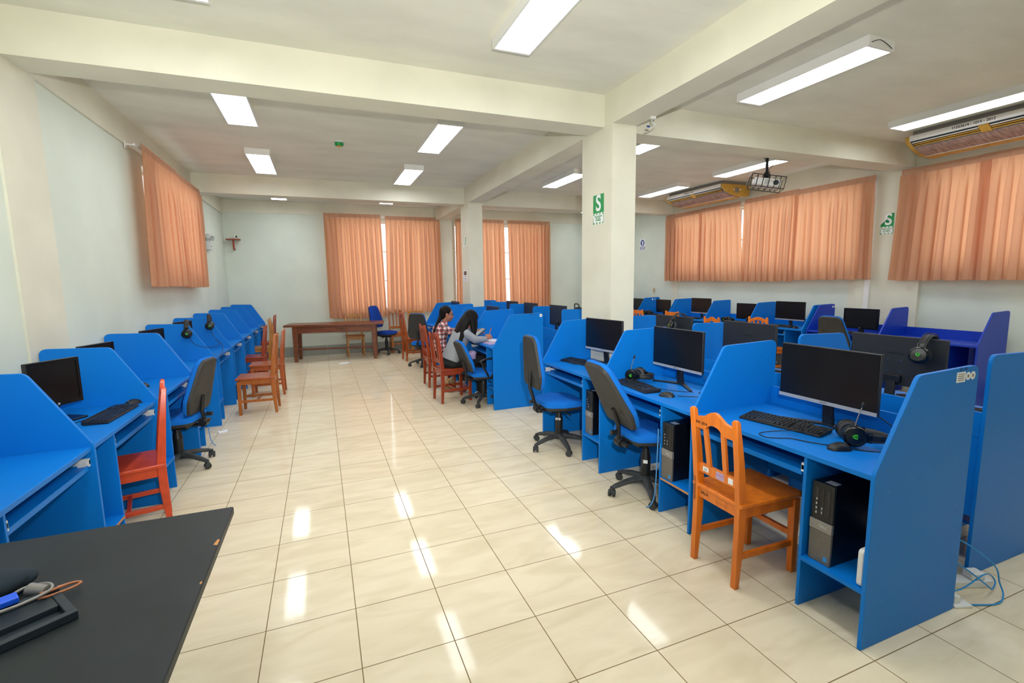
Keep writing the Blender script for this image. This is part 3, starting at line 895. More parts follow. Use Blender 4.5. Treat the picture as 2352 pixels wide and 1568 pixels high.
o = o.build('cable_bundle', 'cable'); tag(o, 'upright bundle of black cable ends behind the nearest monitor', 'cables')
o.location = (0, 0, -0.012)

# ------------------------------------------------------------------ chairs (local frame: the sitter faces +x)
def wood_chair(label, m, loc, rz, h=0.90, kind='arch', slats=2, group='wooden chairs', seat_m=None, curve=0.0, w=0.165, stretch2=False):
    t = thing('wooden_chair', label, 'chair', loc, rz, group)
    sh = 0.445
    D = 0.195
    for sg in (-1, 1):
        MB().taper((D, sg * w, 0), (D - 0.005, sg * w, sh - 0.02), 0.017, 0.016, 0.021, 0.021, (1, 0, 0)).build('front_leg', m, t, bevel=0.003)
        # rear post: tapered leg below, raked post above
        pts = [(-D - 0.012 , 0.0, 0.014), (-D + 0.004, 0.30, 0.024), (-D + 0.004, sh + 0.02, 0.025), (-D - 0.018 - curve * 0.5, 0.68, 0.021), (-D - 0.050 + curve, h, 0.014)]
        if curve: pts = [(-D - 0.012, 0.0, 0.015), (-D + 0.004, 0.25, 0.022), (-D - 0.005, sh, 0.025), (-D - 0.040, 0.62, 0.024), (-D - 0.045, 0.80, 0.021), (-D - 0.020, h, 0.013)]
        rings = []
        for x, z, hx in pts:
            wy = 0.0165
            rings.append([Vector((x - hx, sg * w - wy, z)), Vector((x + hx, sg * w - wy, z)), Vector((x + hx, sg * w + wy, z)), Vector((x - hx, sg * w + wy, z))])
        last = rings[-1]; c = sum(last, Vector()) / 4
        rings.append([c + (p - c) * 0.55 + Vector((0, 0, 0.012)) for p in last])
        MB().loft(rings).build('rear_post', m, t, bevel=0.003)
    sm = seat_m or m
    MB().prism(rpoly([(-D - 0.02, -w - 0.028), (D + 0.03, -w - 0.035), (D + 0.03, w + 0.035), (-D - 0.02, w + 0.028)], 0.012, 3), sh - 0.004, sh + 0.018, 'z').build('seat', sm, t, bevel=0.005)
    for sg in (-1, 1):
        MB().box(-D + 0.02, D - 0.018, sg * w - 0.010, sg * w + 0.010, sh - 0.065, sh - 0.004).build('apron', m, t, smooth=False)
        MB().box(-D + 0.01, D - 0.014, sg * w - 0.010, sg * w + 0.010, 0.155, 0.185).build('stretcher', m, t, bevel=0.002, smooth=False)
    MB().box(D - 0.012, D + 0.008, -w + 0.018, w - 0.018, sh - 0.065, sh - 0.004).build('apron', m, t, smooth=False)
    MB().box(-D - 0.008, -D + 0.012, -w + 0.014, w - 0.014, sh - 0.062, sh + 0.012).build('apron', m, t, smooth=False)
    MB().box(-0.01, 0.012, -w + 0.01, w - 0.01, 0.158, 0.183).build('stretcher', m, t, smooth=False) if not stretch2 else MB().box(D - 0.01, D + 0.01, -w + 0.018, w - 0.018, 0.20, 0.23).build('stretcher', m, t, smooth=False)
    # back rails
    def xat(z):
        P = [(sh, -D + 0.004), (0.68, -D - 0.018), (h, -D - 0.048)] if not curve else [(sh, -D - 0.005), (0.62, -D - 0.040), (0.80, -D - 0.045), (h, -D - 0.020)]
        for (a, xa), (b, xb) in zip(P, P[1:]):
            if z <= b: return xa + (xb - xa) * (z - a) / (b - a)
        return P[-1][1]
    zl = sh + 0.115
    lr = MB().box(xat(zl) - 0.009, xat(zl) + 0.009, -w + 0.014, w - 0.014, zl - 0.027, zl + 0.027).build('lower_rail', m, t, bevel=0.003, smooth=False)
    xt = xat(h - 0.05)
    ww = w - 0.012
    if kind == 'arch':       # humped crest rail with a notch cut below
        top = []; bot = []
        for i in range(25):
            u = -1 + 2 * i / 24
            top.append((u * ww, h - 0.030 + 0.042 * (0.5 + 0.5 * math.cos(PI * min(1, abs(u) / 0.72))) - 0.012 * max(0, abs(u) - 0.8) / 0.2))
            bot.append((u * ww, h - 0.098 + (0.036 * math.sqrt(max(0, 1 - (u / 0.42) ** 2)) if abs(u) < 0.42 else 0)))
        rail = MB().prism(top + bot[::-1], xt - 0.010, xt + 0.010, 'x')
        zt = h - 0.09
    elif kind == 'bow':      # plain bow
        top = [(ww * u, h - 0.045 + 0.055 * (1 - u * u)) for u in [-1 + 2 * i / 16 for i in range(17)]]
        bot = [(ww * u, h - 0.085 + 0.045 * (1 - u * u)) for u in [-1 + 2 * i / 16 for i in range(17)]]
        rail = MB().prism(top + bot[::-1], xt - 0.010, xt + 0.010, 'x')
        zt = h - 0.05
    elif kind == 'scallop':
        top = [(ww * u, h - 0.035 + 0.030 * math.cos(PI * 2.0 * u) * (1 - 0.25 * abs(u))) for u in [-1 + 2 * i / 24 for i in range(25)]]
        rail = MB().prism([(ww, h - 0.55 * 0.45), (-ww, h - 0.55 * 0.45)][::-1][::-1] + top, xt - 0.010, xt + 0.010, 'x')
        zt = None
    else:                    # straight board
        rail = MB().box(xt - 0.010, xt + 0.010, -ww, ww, h - 0.085, h - 0.010)
        zt = h - 0.08
    rail.build('crest_rail', m, t, bevel=0.002)
    if zt:
        if slats == 2: ys = (-0.062, 0.062)
        else: ys = [(-1 + 2 * (i + 1) / (slats + 1)) * (w - 0.005) for i in range(slats)]
        for y in ys:
            a = 0.014 if slats <= 3 else 0.009
            MB().taper((xat(zl + 0.02), y * 0.92, zl + 0.02), (xt, y, zt), 0.007, a, 0.007, a, (1, 0, 0)).build('slat', m, t, smooth=False)
    return t, lr, xt
oc, lr, xt = wood_chair('orange varnished chair with stickers, pushed up to the nearest desk', 'oak', (2.452, -0.07, 0), -0.02, h=0.892, w=0.148, stretch2=True)
# stickers and pencilled marks on the orange chair
def decal(nm, m, par, x, y0, y1, z0, z1): return MB().box(x - 0.0008, x, y0, y1, z0, z1).build(nm, m, par, smooth=False)
xr = -0.195 + 0.004 - 0.022 * 0.5 - 0.0085
xr = lr.data.vertices[0].co.x - 0.0003
s1 = decal('barcode_sticker', 'paper', oc, xr, 0.058, 0.098, 0.548, 0.574)
text('barcode_print', '||||||||', 0.012, 'ink', s1, (xr - 0.001, 0.078, 0.563), (PI / 2, 0, -PI / 2), 0.0001)
text('code_print', '7804570', 0.006, 'ink', s1, (xr - 0.001, 0.078, 0.553), (PI / 2, 0, -PI / 2), 0.0001)
s2 = decal('pink_sticker', 'lilac', oc, xr, -0.052, 0.004, 0.540, 0.580)
text('pink_print', 'INVENTARIO', 0.008, 'red', s2, (xr - 0.001, -0.026, 0.565), (PI / 2, 0, -PI / 2), 0.0001)
decal('small_sticker', 'paper', oc, xr, -0.112, -0.080, 0.545, 0.577)
text('crest_handwriting', 'INV. 2014', 0.020, 'ink', oc, (xt - 0.0108, 0.085, 0.892 - 0.065), (PI / 2, 0, -PI / 2), 0.0002, bold=True)
text('apron_handwriting', 'SALA', 0.024, 'ink', oc, (-0.2035, 0.09, 0.415), (PI / 2, 0, -PI / 2), 0.0002, bold=True)
text('apron_faint_numbers', '11-14-15', 0.020, 'midwood', oc, (-0.2035, -0.03, 0.405), (PI / 2, 0, -PI / 2), 0.0002)
text('post_handwriting', '280494690244 - 2677', 0.016, 'ink', oc, (-0.2193, 0.148, 0.43), (PI / 2 - 0.0, -PI / 2, -PI / 2), 0.0002)

rc, _, _ = wood_chair('red-orange painted chair tucked under the left wall desk by the black table', 'redpaint', (-0.925, 1.80, 0), PI + 0.27, h=0.95, kind='arch', group='wooden chairs')
wood_chair('brown chair with wide seat standing out from the left desks, nearest of that group', 'brown', (-0.475, 4.82, 0), PI - 0.03, h=0.97, kind='arch', seat_m='midwood')
wood_chair('brown chair just behind the wide-seated one at the left desks', 'midwood', (-0.455, 5.84, 0), PI, h=0.93, kind='arch')
wood_chair('reddish chair pushed against the left desks, third along', 'redwood', (-0.78, 6.74, 0), PI, h=0.93, kind='arch')
wood_chair('honey brown chair with bowed rear posts by the left desks', 'tan', (-0.80, 7.95, 0), PI, h=0.97, kind='straight', curve=1, slats=3)
wood_chair('dark chair farthest along the left desks near the back wall', 'redwood', (-0.80, 8.78, 0), PI, h=0.98, kind='bow')
wood_chair('slatted tan chair against the back wall behind the long table', 'tan', (0.99, 9.18, 0), -PI / 2, h=0.93, kind='straight', slats=5, stretch2=True)
wood_chair('bow-backed chair against the back wall beside the blue swivel chair', 'brown', (1.96, 9.28, 0), -PI / 2, h=0.97, kind='bow', slats=3, stretch2=True)
wood_chair('brown humped-back chair facing sideways in front of the curtain', 'midwood', (2.09, 8.02, 0), 0.08, h=0.98, kind='arch')
wood_chair('honey slatted chair against the back wall, right of the sideways chair', 'tan', (2.36, 8.98, 0), -PI / 2, h=0.95, kind='straight', slats=6, stretch2=True)
wood_chair('dark red chair under the person in the grey sweater', 'redwood', (1.935, 4.325, 0), 0.10, h=0.93, kind='arch', slats=2)
wood_chair('dark red chair with scalloped board back, under the person in plaid', 'redwood', (2.00, 5.36, 0), 0.02, h=0.95, kind='scallop')
wood_chair('orange board-backed chair at the far right wall desks, beside the pillar', 'oak', (7.08, 6.82, 0), 0.0, h=0.93, kind='straight')
wood_chair('orange board-backed chair at the right wall desks, second from the pillar', 'oak', (7.08, 5.72, 0), 0.05, h=0.95, kind='straight')
wood_chair('orange notched-back chair at the right wall desks, lowest of the four', 'oak', (7.08, 4.66, 0), 0.0, h=0.90, kind='arch')
wood_chair('orange bow-backed chair with slats at the right wall desks', 'oak', (7.08, 3.68, 0), 0.0, h=0.96, kind='bow', slats=3)

def office_chair(label, loc, rz, fab='fabric', arms=False, tilt=0.10, sh=0.47, base_rot=0.0, back_rz=0.0, group='swivel office chairs', backh=0.50, bz=0.10, bx=-0.20):
    t = thing('office_chair', label, 'chair', loc, rz, group)
    b = MB()
    for k in range(5):
        a = base_rot + 2 * PI * k / 5
        c, s_ = math.cos(a), math.sin(a)
        pts = [Vector((0.03 * c, 0.03 * s_, 0.115)), Vector((0.14 * c, 0.14 * s_, 0.105)), Vector((0.24 * c, 0.24 * s_, 0.080)), Vector((0.275 * c, 0.275 * s_, 0.066))]
        rings = []
        for p, wy, hz in zip(pts, (0.034, 0.028, 0.023, 0.019), (0.026, 0.021, 0.017, 0.014)):
            u = Vector((-s_, c, 0))
            rings.append([p + u * wy * math.cos(q) + Vector((0, 0, 1)) * hz * math.sin(q) for q in [2 * PI * j / 10 for j in range(10)]])
        b.loft(rings)
        b.cyl((0.275 * c, 0.275 * s_, 0.075), (0.275 * c, 0.275 * s_, 0.045), 0.014, n=10)
    b.lathe([(0.0, 0.085), (0.045, 0.085), (0.045, 0.13), (0.032, 0.14), (0.0, 0.14)], 18)
    b.build('star_base', 'dusty', t)
    for k in range(5):
        a = base_rot + 2 * PI * k / 5; p = Vector((0.275 * math.cos(a), 0.275 * math.sin(a), 0))
        w = MB(); q = a + 0.9
        T = Matrix.Translation(p + Vector((0, 0, 0.0285))) @ Matrix.Rotation(q, 4, 'Z') @ Matrix.Rotation(PI / 2, 4, 'X')
        for zz in (-0.025, 0.007):
            w.lathe([(0.0, zz), (0.024, zz), (0.0275, zz + 0.004), (0.0275, zz + 0.014), (0.024, zz + 0.018), (0.0, zz + 0.018)], 16, T)
        w.ball(p + Vector((0, 0, 0.036)), (0.020, 0.020, 0.018), 10, 6)
        w.build('caster', 'dusty', t)
    g = MB().cyl((0, 0, 0.12), (0, 0, 0.27), 0.036, n=20).cyl((0, 0, 0.27), (0, 0, 0.35), 0.039, 0.022, n=20)
    g.build('gas_column', 'black', t)
    z = sh
    R_ = Matrix.Rotation(back_rz, 4, 'Z')
    MB().box(-0.11, 0.10, -0.07, 0.07, z - 0.115, z - 0.075).cyl((0, 0, 0.30), (0, 0, z - 0.08), 0.018, n=12).cyl((0.02, -0.06, z - 0.10), (0.03, -0.21, z - 0.12), 0.007, n=8).build('mechanism', 'black', t, bevel=0.004)
    # seat shell + cushion
    out = rpoly([(-0.20, -0.17), (-0.02, -0.225), (0.19, -0.215), (0.225, 0.0), (0.19, 0.215), (-0.02, 0.225), (-0.20, 0.17)], 0.09, 5)
    def ring(sc_, zz, wav=0.0): return [Vector((x * sc_, y * sc_, zz - wav * max(0, x) ** 2)) for x, y in out]
    MB().loft([ring(0.80, z - 0.078), ring(0.95, z - 0.060), ring(0.98, z - 0.035)]).build('seat_shell', 'shell', t)
    MB().loft([ring(0.99, z - 0.038), ring(1.0, z - 0.020, .2), ring(0.97, z + 0.004, .35), ring(0.88, z + 0.018, .4), ring(0.6, z + 0.022, .4), ring(0.25, z + 0.020, .4)]).build('seat_cushion', fab, t)
    # back
    bh = backh; B = Matrix.Translation((bx, 0, z + bz)) @ Matrix.Rotation(-tilt, 4, 'Y')
    bo = rpoly([(-0.19, 0.0), (0.19, 0.0), (0.215, 0.13), (0.145, bh), (-0.145, bh), (-0.215, 0.13)], [0.07, 0.07, 0.10, 0.085, 0.085, 0.10], 6)
    def bring(sc_, x):
        cz = bh * 0.5
        rr = []
        for y, zz in bo:
            y2 = y * sc_; z2 = cz + (zz - cz) * sc_
            bow = 0.045 * (1 - ((z2 - 0.16) / 0.34) ** 2) * 0.9 - 0.35 * y2 * y2 * 0.9
            rr.append(B @ Vector((x + bow - 0.03 + 0.0, y2, z2)))
        return rr
    def bowx(y, zz): return 0.045 * (1 - ((zz - 0.16) / 0.34) ** 2) * 0.9 - 0.315 * y * y - 0.03
    MB().loft([bring(0.55, -0.036), bring(0.82, -0.033), bring(0.94, -0.024), bring(0.985, -0.006), bring(0.985, 0.002)]).build('back_shell', 'shell', t)
    MB().loft([bring(0.99, 0.0), bring(1.005, 0.012), bring(0.985, 0.030), bring(0.90, 0.040), bring(0.6, 0.044), bring(0.25, 0.045)]).build('back_cushion', fab, t)
    r = MB()
    for i in range(5):
        zz = bh * (0.30 + 0.032 * i); ww = 0.13 - 0.006 * i
        r.tube([B @ Vector((bowx(y, zz - 0.3 * abs(y)) - 0.035, y, zz - 0.22 * abs(y))) for y in [ww * (-1 + 2 * j / 8) for j in range(9)]], 0.0045, 6)
    r.build('back_ridges', 'shell', t)
    # bracket + knob
    MB().tube([(0.0, 0, z - 0.085), (-0.17, 0, z - 0.095), (-0.235, 0, z - 0.07), tuple(B @ Vector((-0.045, 0, 0.02))), tuple(B @ Vector((-0.035, 0, 0.16)))], 0.017, 8).build('back_bracket', 'black', t)
    k = MB().cyl((-0.225, -0.035, z - 0.075), (-0.225, 0.035, z - 0.075), 0.034, n=18).cyl((-0.225, -0.035, z - 0.075), (-0.225, -0.10, z - 0.075), 0.020, 0.017, n=14).cyl((-0.25, 0, z + 0.00), (-0.30, 0, z + 0.0), 0.018, n=14)
    k.build('adjusting_knob', 'black', t, bevel=0.002)
    if arms:
        for sg in (-1, 1):
            pth = spline([(0.02, sg * 0.20, z - 0.05), (0.06, sg * 0.255, z + 0.02), (0.10, sg * 0.275, z + 0.10), (0.10, sg * 0.275, z + 0.17), (0.03, sg * 0.275, z + 0.205), (-0.08, sg * 0.275, z + 0.20), (-0.15, sg * 0.275, z + 0.17)], 6)
            MB().tube(pth, 0.013, 8).tube(spline([(0.0, sg * 0.20, z - 0.05), (-0.05, sg * 0.255, z + 0.02), (-0.10, sg * 0.275, z + 0.10), (-0.13, sg * 0.275, z + 0.175)], 6), 0.013, 8).build('armrest', 'black', t)
    return t
o3 = office_chair('office chair with tilted black-shelled back and blue seat, at the second nearest seat', (2.53, 0.90, 0), -0.06, tilt=0.42, base_rot=0.55, bx=-0.19, bz=0.05, backh=0.54, sh=0.50)
o2 = office_chair('office chair with upright blue back, googly-eyed column, at the third seat', (2.40, 2.06, 0), -0.05, tilt=0.02, base_rot=0.85, backh=0.50, sh=0.475, bx=-0.255, bz=0.13)
for yy in (-0.014, 0.014):
    e = MB().cyl((-0.034, yy, 0.285), (-0.041, yy, 0.285), 0.012, n=16).build('round_white_sticker', 'paper', o2)
    MB().cyl((-0.0405, yy + 0.001, 0.283), (-0.0422, yy + 0.001, 0.283), 0.005, n=10).build('sticker_dot', 'ink', e)
    for x in (e,): x.rotation_euler = (0, 0, 0.9)
e = MB().box(-0.0385, -0.034, -0.016, 0.016, 0.24, 0.265).build('column_label', 'paper', o3); e.rotation_euler = (0, 0, 0.9)
o4 = office_chair('blue office chair with black loop armrests beside the person in grey', (2.265, 3.96, 0), 0.05, arms=True, tilt=0.34, base_rot=0.3, sh=0.43, bx=-0.19, bz=0.02, backh=0.43)
o5 = office_chair('office chair seen from the side at the left wall desks, grey-black back shell', (-0.92, 2.97, 0), PI - 0.22, tilt=0.22, base_rot=0.30, sh=0.475, bz=0.02, backh=0.50, bx=-0.17)
o6 = office_chair('royal blue swivel chair by the end of the long wooden table', (1.66, 9.10, 0), -0.72, fab='fabricd', tilt=0.18, base_rot=0.4, sh=0.50, bz=0.10, bx=-0.22)
o7 = office_chair('black-backed office chair beyond the person in plaid, before the slatted chair', (2.12, 7.18, 0), 0.95, tilt=0.08, base_rot=0.9, sh=0.46, bz=0.08)
o8 = office_chair('office chair with black back shell at the deep blue desks', (7.10, 2.48, 0), 0.10, tilt=0.30, base_rot=0.9, sh=0.52, bz=0.06, backh=0.52)

# ------------------------------------------------------------------ curtains
def curtain(label, axis, c, a, b, z0, z1, pl=0.15, amp=0.036, side=1, a2=None, b2=None, seed=0, group='salmon curtains', lift=0.0, sag=0.0, spread=1.0):
    """hangs at axis=c between a and b at the top (a2, b2 at the hem); side: which way the folds bulge"""
    rnd = random.Random(seed)
    a2 = a if a2 is None else a2; b2 = b if b2 is None else b2
    t = thing('curtain', label, 'curtain', (c, (a + b) / 2, z0) if axis == 'x' else ((a + b) / 2, c, z0), 0, group)
    L_ = b - a; npl = max(3, round(L_ / pl)); seg = npl * 22
    cc_ = [rnd.choice((0.02, 0.06, 0.12, 0.17, 0.20)) for _ in range(npl + 1)]
    ph = [rnd.uniform(-0.6, 0.6) for _ in range(npl + 1)]; am = [rnd.uniform(0.65, 1.25) for _ in range(npl + 1)]
    HD = 0.085; HM = 0.10
    def off(u, z):
        v = (z1 - z) / (z1 - z0)
        p = u * npl; i = min(int(p), npl - 1); f = p - i
        A = am[i] * (1 - f) + am[i + 1] * f; P = ph[i] * (1 - f) + ph[i + 1] * f
        w = math.tanh(2.0 * math.cos(2 * PI * (p + 0.10 * math.sin(2.1 * p + seed)) + P * v)) / 0.96
        if z > z1 - HD:
            return 0.010 + 0.008 * max(0, math.cos(2 * PI * p)) ** 6
        k = min(1.0, (z1 - HD - z) / 0.35)
        pinch = max(0, math.cos(2 * PI * p)) ** 5 * 0.030
        soft = amp * A * (0.75 * w + 0.25 * math.cos(2 * PI * p * 0.5 + seed + P))
        return 0.012 + pinch * (1 - k) + soft * k * (0.8 + 0.3 * v)
    def pt(u, z):
        v = (z1 - z) / (z1 - z0)
        aa = a + (a2 - a) * v ** 1.2; bb = b + (b2 - b) * v ** 1.2
        p = u * npl; i = min(int(p), npl - 1); f = p - i
        k = max(0.0, min(1.0, (z1 - HD - z) / 0.40))
        k2 = k * (cc_[i] * (1 - f) + cc_[i + 1] * f) * math.sin(PI * min(1, u * npl)) ** 2 if u * npl < 0.5 else k * (cc_[i] * (1 - f) + cc_[i + 1] * f)
        if (1 - u) * npl < 0.5: k2 *= math.sin(PI * (1 - u) * npl) ** 2
        uu = u + k2 * math.sin(4 * PI * (p + 0.10 * math.sin(2.1 * p + seed))) / npl
        q = aa + (bb - aa) * uu
        zz = z - sag * math.sin(PI * u) * v + lift * u * (1 - v) + 0.006 * math.sin(2 * PI * u * npl * 0.5 + seed) * v
        o = side * off(u, z)
        return (c + o, q, zz) if axis == 'x' else (q, c + o, zz)
    def sheet(zs):
        m = MB(); vs = []; fs = []
        base = Vector(t.location)
        for z in zs:
            for i in range(seg + 1): vs.append(Vector(pt(i / seg, z)) - base)
        for r in range(len(zs) - 1):
            for i in range(seg):
                fs.append((r * (seg + 1) + i, r * (seg + 1) + i + 1, (r + 1) * (seg + 1) + i + 1, (r + 1) * (seg + 1) + i))
        m.add(vs, fs); return m
    def lay(m, nm, mt):
        me = bpy.data.meshes.new(nm); me.from_pydata(m.v, [], m.f)
        for p in me.polygons: p.use_smooth = True
        me.materials.append(M[mt]); o = bpy.data.objects.new(nm, me); COL.objects.link(o); o.parent = t
        return o
    lay(sheet([z1, z1 - HD / 2, z1 - HD + 0.001]), 'header_band', 'curtainh')
    zs = [z1 - HD - 0.001] + [z1 - HD - 0.04 * k for k in range(1, 9)]
    while zs[-1] - 0.15 > z0 + HM: zs.append(zs[-1] - 0.12)
    zs.append(z0 + HM)
    lay(sheet(zs), 'drape', 'curtain')
    lay(sheet([z0 + HM, z0 + HM / 2, z0]), 'hem', 'curtain')
    return t
curtain('salmon curtain on the right wall in the far corner, under the farther air conditioner', 'x', 7.93, 6.10, 7.25, 1.55, 3.05, pl=0.125, side=-1, seed=1)
curtain('salmon curtain on the right wall with its edge pulled away, leaving a wedge of daylight', 'x', 7.91, 5.10, 6.16, 1.54, 3.05, pl=0.13, side=-1, seed=2, a2=4.97, lift=-0.0)
curtain('salmon curtain on the right wall just right of the wedge of daylight', 'x', 7.92, 3.90, 5.02, 1.53, 3.07, pl=0.14, side=-1, seed=3, a2=3.93, b2=5.03)
curtain('salmon curtain on the right wall beside the white cable duct', 'x', 7.90, 2.70, 3.96, 1.55, 3.05, pl=0.14, side=-1, seed=4, a2=2.66)
curtain('salmon curtain on the right wall just past the torn green sign', 'x', 7.90, 1.40, 2.37, 1.53, 3.04, pl=0.135, side=-1, seed=5, b2=2.43)
curtain('salmon curtain cut by the right edge of the view', 'x', 7.88, 0.0, 1.50, 1.53, 3.04, pl=0.14, side=-1, seed=6)
curtain('salmon curtain on the right wall outside the near edge of the view', 'x', 7.90, -1.2, 0.05, 1.53, 3.04, pl=0.14, side=-1, seed=7)
curtain('long salmon curtain on the back wall, above the long wooden table', 'y', 9.47, 0.49, 1.70, 0.83, 3.14, pl=0.11, amp=0.058, side=-1, seed=8, b2=1.74, sag=0.02)
curtain('long salmon curtain on the back wall, left of the narrow back pilaster', 'y', 9.47, 1.80, 3.06, 0.90, 3.12, pl=0.11, amp=0.058, side=-1, seed=9, a2=1.75, b2=3.09)
curtain('long salmon curtain split from view by the rear pillar', 'y', 9.47, 3.44, 4.70, 0.92, 3.12, pl=0.11, amp=0.058, side=-1, seed=10, a2=3.42, b2=4.73)
curtain('long salmon curtain farthest right on the back wall', 'y', 9.47, 4.80, 5.98, 0.92, 3.12, pl=0.11, amp=0.058, side=-1, seed=11, a2=4.84)
curtain('salmon curtain on the left wall, nearer of the two', 'x', -1.335, 4.34, 5.66, 1.605, 3.10, pl=0.11, side=1, seed=12, b2=5.74, a2=4.22)
curtain('salmon curtain on the left wall, farther one beside the emergency lamp', 'x', -1.345, 5.70, 7.00, 1.585, 3.09, pl=0.11, side=1, seed=13, a2=5.66, b2=6.85)
def rod(label, p0, p1, hooks):
    t = thing('curtain_rail', label, 'curtain rail', p0, 0, 'white curtain rails')
    d = Vector(p1) - Vector(p0)
    m = MB()
    if abs(d.x) < 1e-6: m.box(-0.008, 0.008, 0, d.y, -0.012, 0.012)
    else: m.box(0, d.x, -0.008, 0.008, -0.012, 0.012)
    m.build('rail', 'white', t, smooth=False)
    for h in hooks:
        b = MB()
        if abs(d.x) < 1e-6:
            wx = (XL + 0.02 if p0[0] < 0 else XR - 0.02) - p0[0]
            b.box(min(0, wx), max(0, wx), h - 0.012, h + 0.012, -0.006, 0.006).box(wx - 0.004, wx + 0.004, h - 0.015, h + 0.015, -0.035, 0.035)
        else:
            b.box(h - 0.012, h + 0.012, 0, YB - 0.02 - p0[1], -0.006, 0.006).box(h - 0.015, h + 0.015, YB - 0.024 - p0[1], YB - 0.02 - p0[1], -0.035, 0.035)
        b.build('bracket', 'white', t, smooth=False)
rod('white curtain rail with its bracket showing on the left wall', (-1.36, 4.27, 3.06), (-1.36, 7.02, 3.06), (0.02, 1.4, 2.65))
rod('white curtain rail behind the first pair of back curtains', (0.47, 9.50, 3.09), (3.05, 9.50, 3.09), (0.1, 1.29, 2.5))
rod('white curtain rail behind the second pair of back curtains', (3.43, 9.50, 3.08), (6.0, 9.50, 3.08), (0.1, 1.33, 2.5))
rod('white curtain rail along the right wall behind the four joined curtains', (7.965, 2.95, 3.02), (7.965, 7.2, 3.02), (0.1, 2.1, 4.1))
rod('white curtain rail of the nearest right wall window', (7.965, -1.2, 3.01), (7.965, 2.05, 3.01), (0.1, 1.6, 3.1))

# ------------------------------------------------------------------ air conditioners
def aircon(label, y0, L, mark):
    t = thing('air_conditioner', label, 'air conditioner', (7.20, y0, 3.30), 0, 'ceiling hung air conditioners')
    pr_ = [(0, 0), (-0.004, -0.065), (0.03, -0.085), (0.09, -0.125), (0.20, -0.170), (0.34, -0.205), (0.50, -0.215), (0.62, -0.205), (0.66, -0.15), (0.66, 0)]
    MB().prism([(0.06, 0.0), (0.62, 0.0), (0.62, 0.06), (0.06, 0.06)], 0.05, L - 0.05, 'y').build('hanger_plate', 'greym', t, smooth=False)
    MB().prism([(x + 0.004, z + 0.004 if z < 0 else z) for x, z in pr_], 0.05, L - 0.05, 'y').build('casing', 'offwhite', t)
    for q0, q1 in ((0, 0.05), (L - 0.05, L)):
        MB().prism(pr_, q0, q1, 'y').build('end_cap', 'tape', t, bevel=0.008)
    MB().box(-0.006, 0.004, 0.05, L - 0.05, -0.062, 0.0).build('front_strip', 'white', t, smooth=False)
    def slab(x0, z0, x1, z1, ya, yb, th, m, nm):
        d = Vector((x1 - x0, 0, z1 - z0)); nrm = Vector((d.z, 0, -d.x)).normalized() * th
        if nrm.z > 0: nrm = -nrm
        P = [Vector((x0, 0, z0)), Vector((x1, 0, z1)), Vector((x1, 0, z1)) + nrm, Vector((x0, 0, z0)) + nrm]
        return MB().prism([(p.x, p.z) for p in P], ya, yb, 'y').build(nm, m, t, smooth=False)
    slab(0.005, -0.068, 0.085, -0.122, 0.06, L - 0.06, 0.003, 'blackg', 'air_outlet')
    for k in range(3):
        x = 0.014 + 0.024 * k; z = -0.080 - 0.017 * k
        slab(x, z, x + 0.016, z - 0.006, 0.07, L / 2 - 0.05, 0.005, 'tape' if k else 'white', 'louvre')
        slab(x, z, x + 0.016, z - 0.006, L / 2 + 0.05, L - 0.07, 0.005, 'tape' if k else 'white', 'louvre')
    slab(0.002, -0.066, 0.090, -0.126, L / 2 - 0.045, L / 2 + 0.045, 0.010, 'tape', 'centre_bridge')
    slab(0.095, -0.133, 0.195, -0.172, 0.06, L - 0.06, 0.004, M_gr, 'intake_grille')
    slab(0.198, -0.173, 0.335, -0.206, 0.06, L - 0.06, 0.004, M_gr, 'intake_grille')
    slab(0.345, -0.208, 0.50, -0.218, 0.06, L - 0.06, 0.004, 'tape', 'rear_panel')
    MB().box(0.335, 0.345, 0.06, L - 0.06, -0.214, -0.207).build('trim_strip', 'white', t, smooth=False)
    text('inventory_writing', mark, 0.040, 'ink', t, (-0.0065, L * 0.56, -0.030), (PI / 2, 0, -PI / 2), 0.0003, bold=True)
    MB().box(0.30, 0.38, -0.003, 0.0, -0.15, -0.06).build('control_plate', 'greym', t, smooth=False)
    MB().box(0.26, 0.28, -0.003, 0.0, -0.11, -0.08).box(0.40, 0.44, -0.003, 0.0, -0.10, -0.08).build('white_label', 'paper', t, smooth=False)
    return t
M_gr = mat('grille_plastic', 'a98f86', 0.6, noise=0.35, nscale=7, stretch=(1, 6, 1))
aircon('yellowed ceiling air conditioner above the far right curtains, by the projector', 4.88, 1.55, '11223614 - 1014')
aircon('yellowed ceiling air conditioner at the right edge of the view, inventory number on its front', 0.46, 1.52, '11223614 - 1015 - 2012')

# ------------------------------------------------------------------ projector in a cage
pj = thing('projector', 'white ceiling projector in a black wire cage, hung on a black pole', 'projector', (5.86, 2.82, 2.83), 0)
P_ = Matrix.Rotation(-0.72, 4, 'Z') @ Matrix.Rotation(0.20, 4, 'Y')
b = MB().prism(rpoly([(-0.16, -0.11), (0.16, -0.11), (0.16, 0.11), (-0.16, 0.11)], 0.035), -0.045, 0.045, 'z', P_).build('body', 'white', pj, bevel=0.008)
MB().cyl((0.10, -0.105, 0.0), (0.10, -0.122, 0.0), 0.032, n=20, T=P_).build('lens', 'blackg', pj)
v_ = MB()
for k in range(5): v_.box(-0.035 + 0.0, 0.015, -0.113, -0.109, -0.030 + k * 0.013, -0.024 + k * 0.013, P_)
v_.build('vent', 'greym', pj, smooth=False)
text('maker_mark', 'EPSON', 0.018, 'greym', pj, tuple(P_ @ Vector((0.045, -0.1115, 0.012))), (P_ @ Euler((PI / 2, 0, 0)).to_matrix().to_4x4()).to_euler(), 0.0004)
cg = MB()
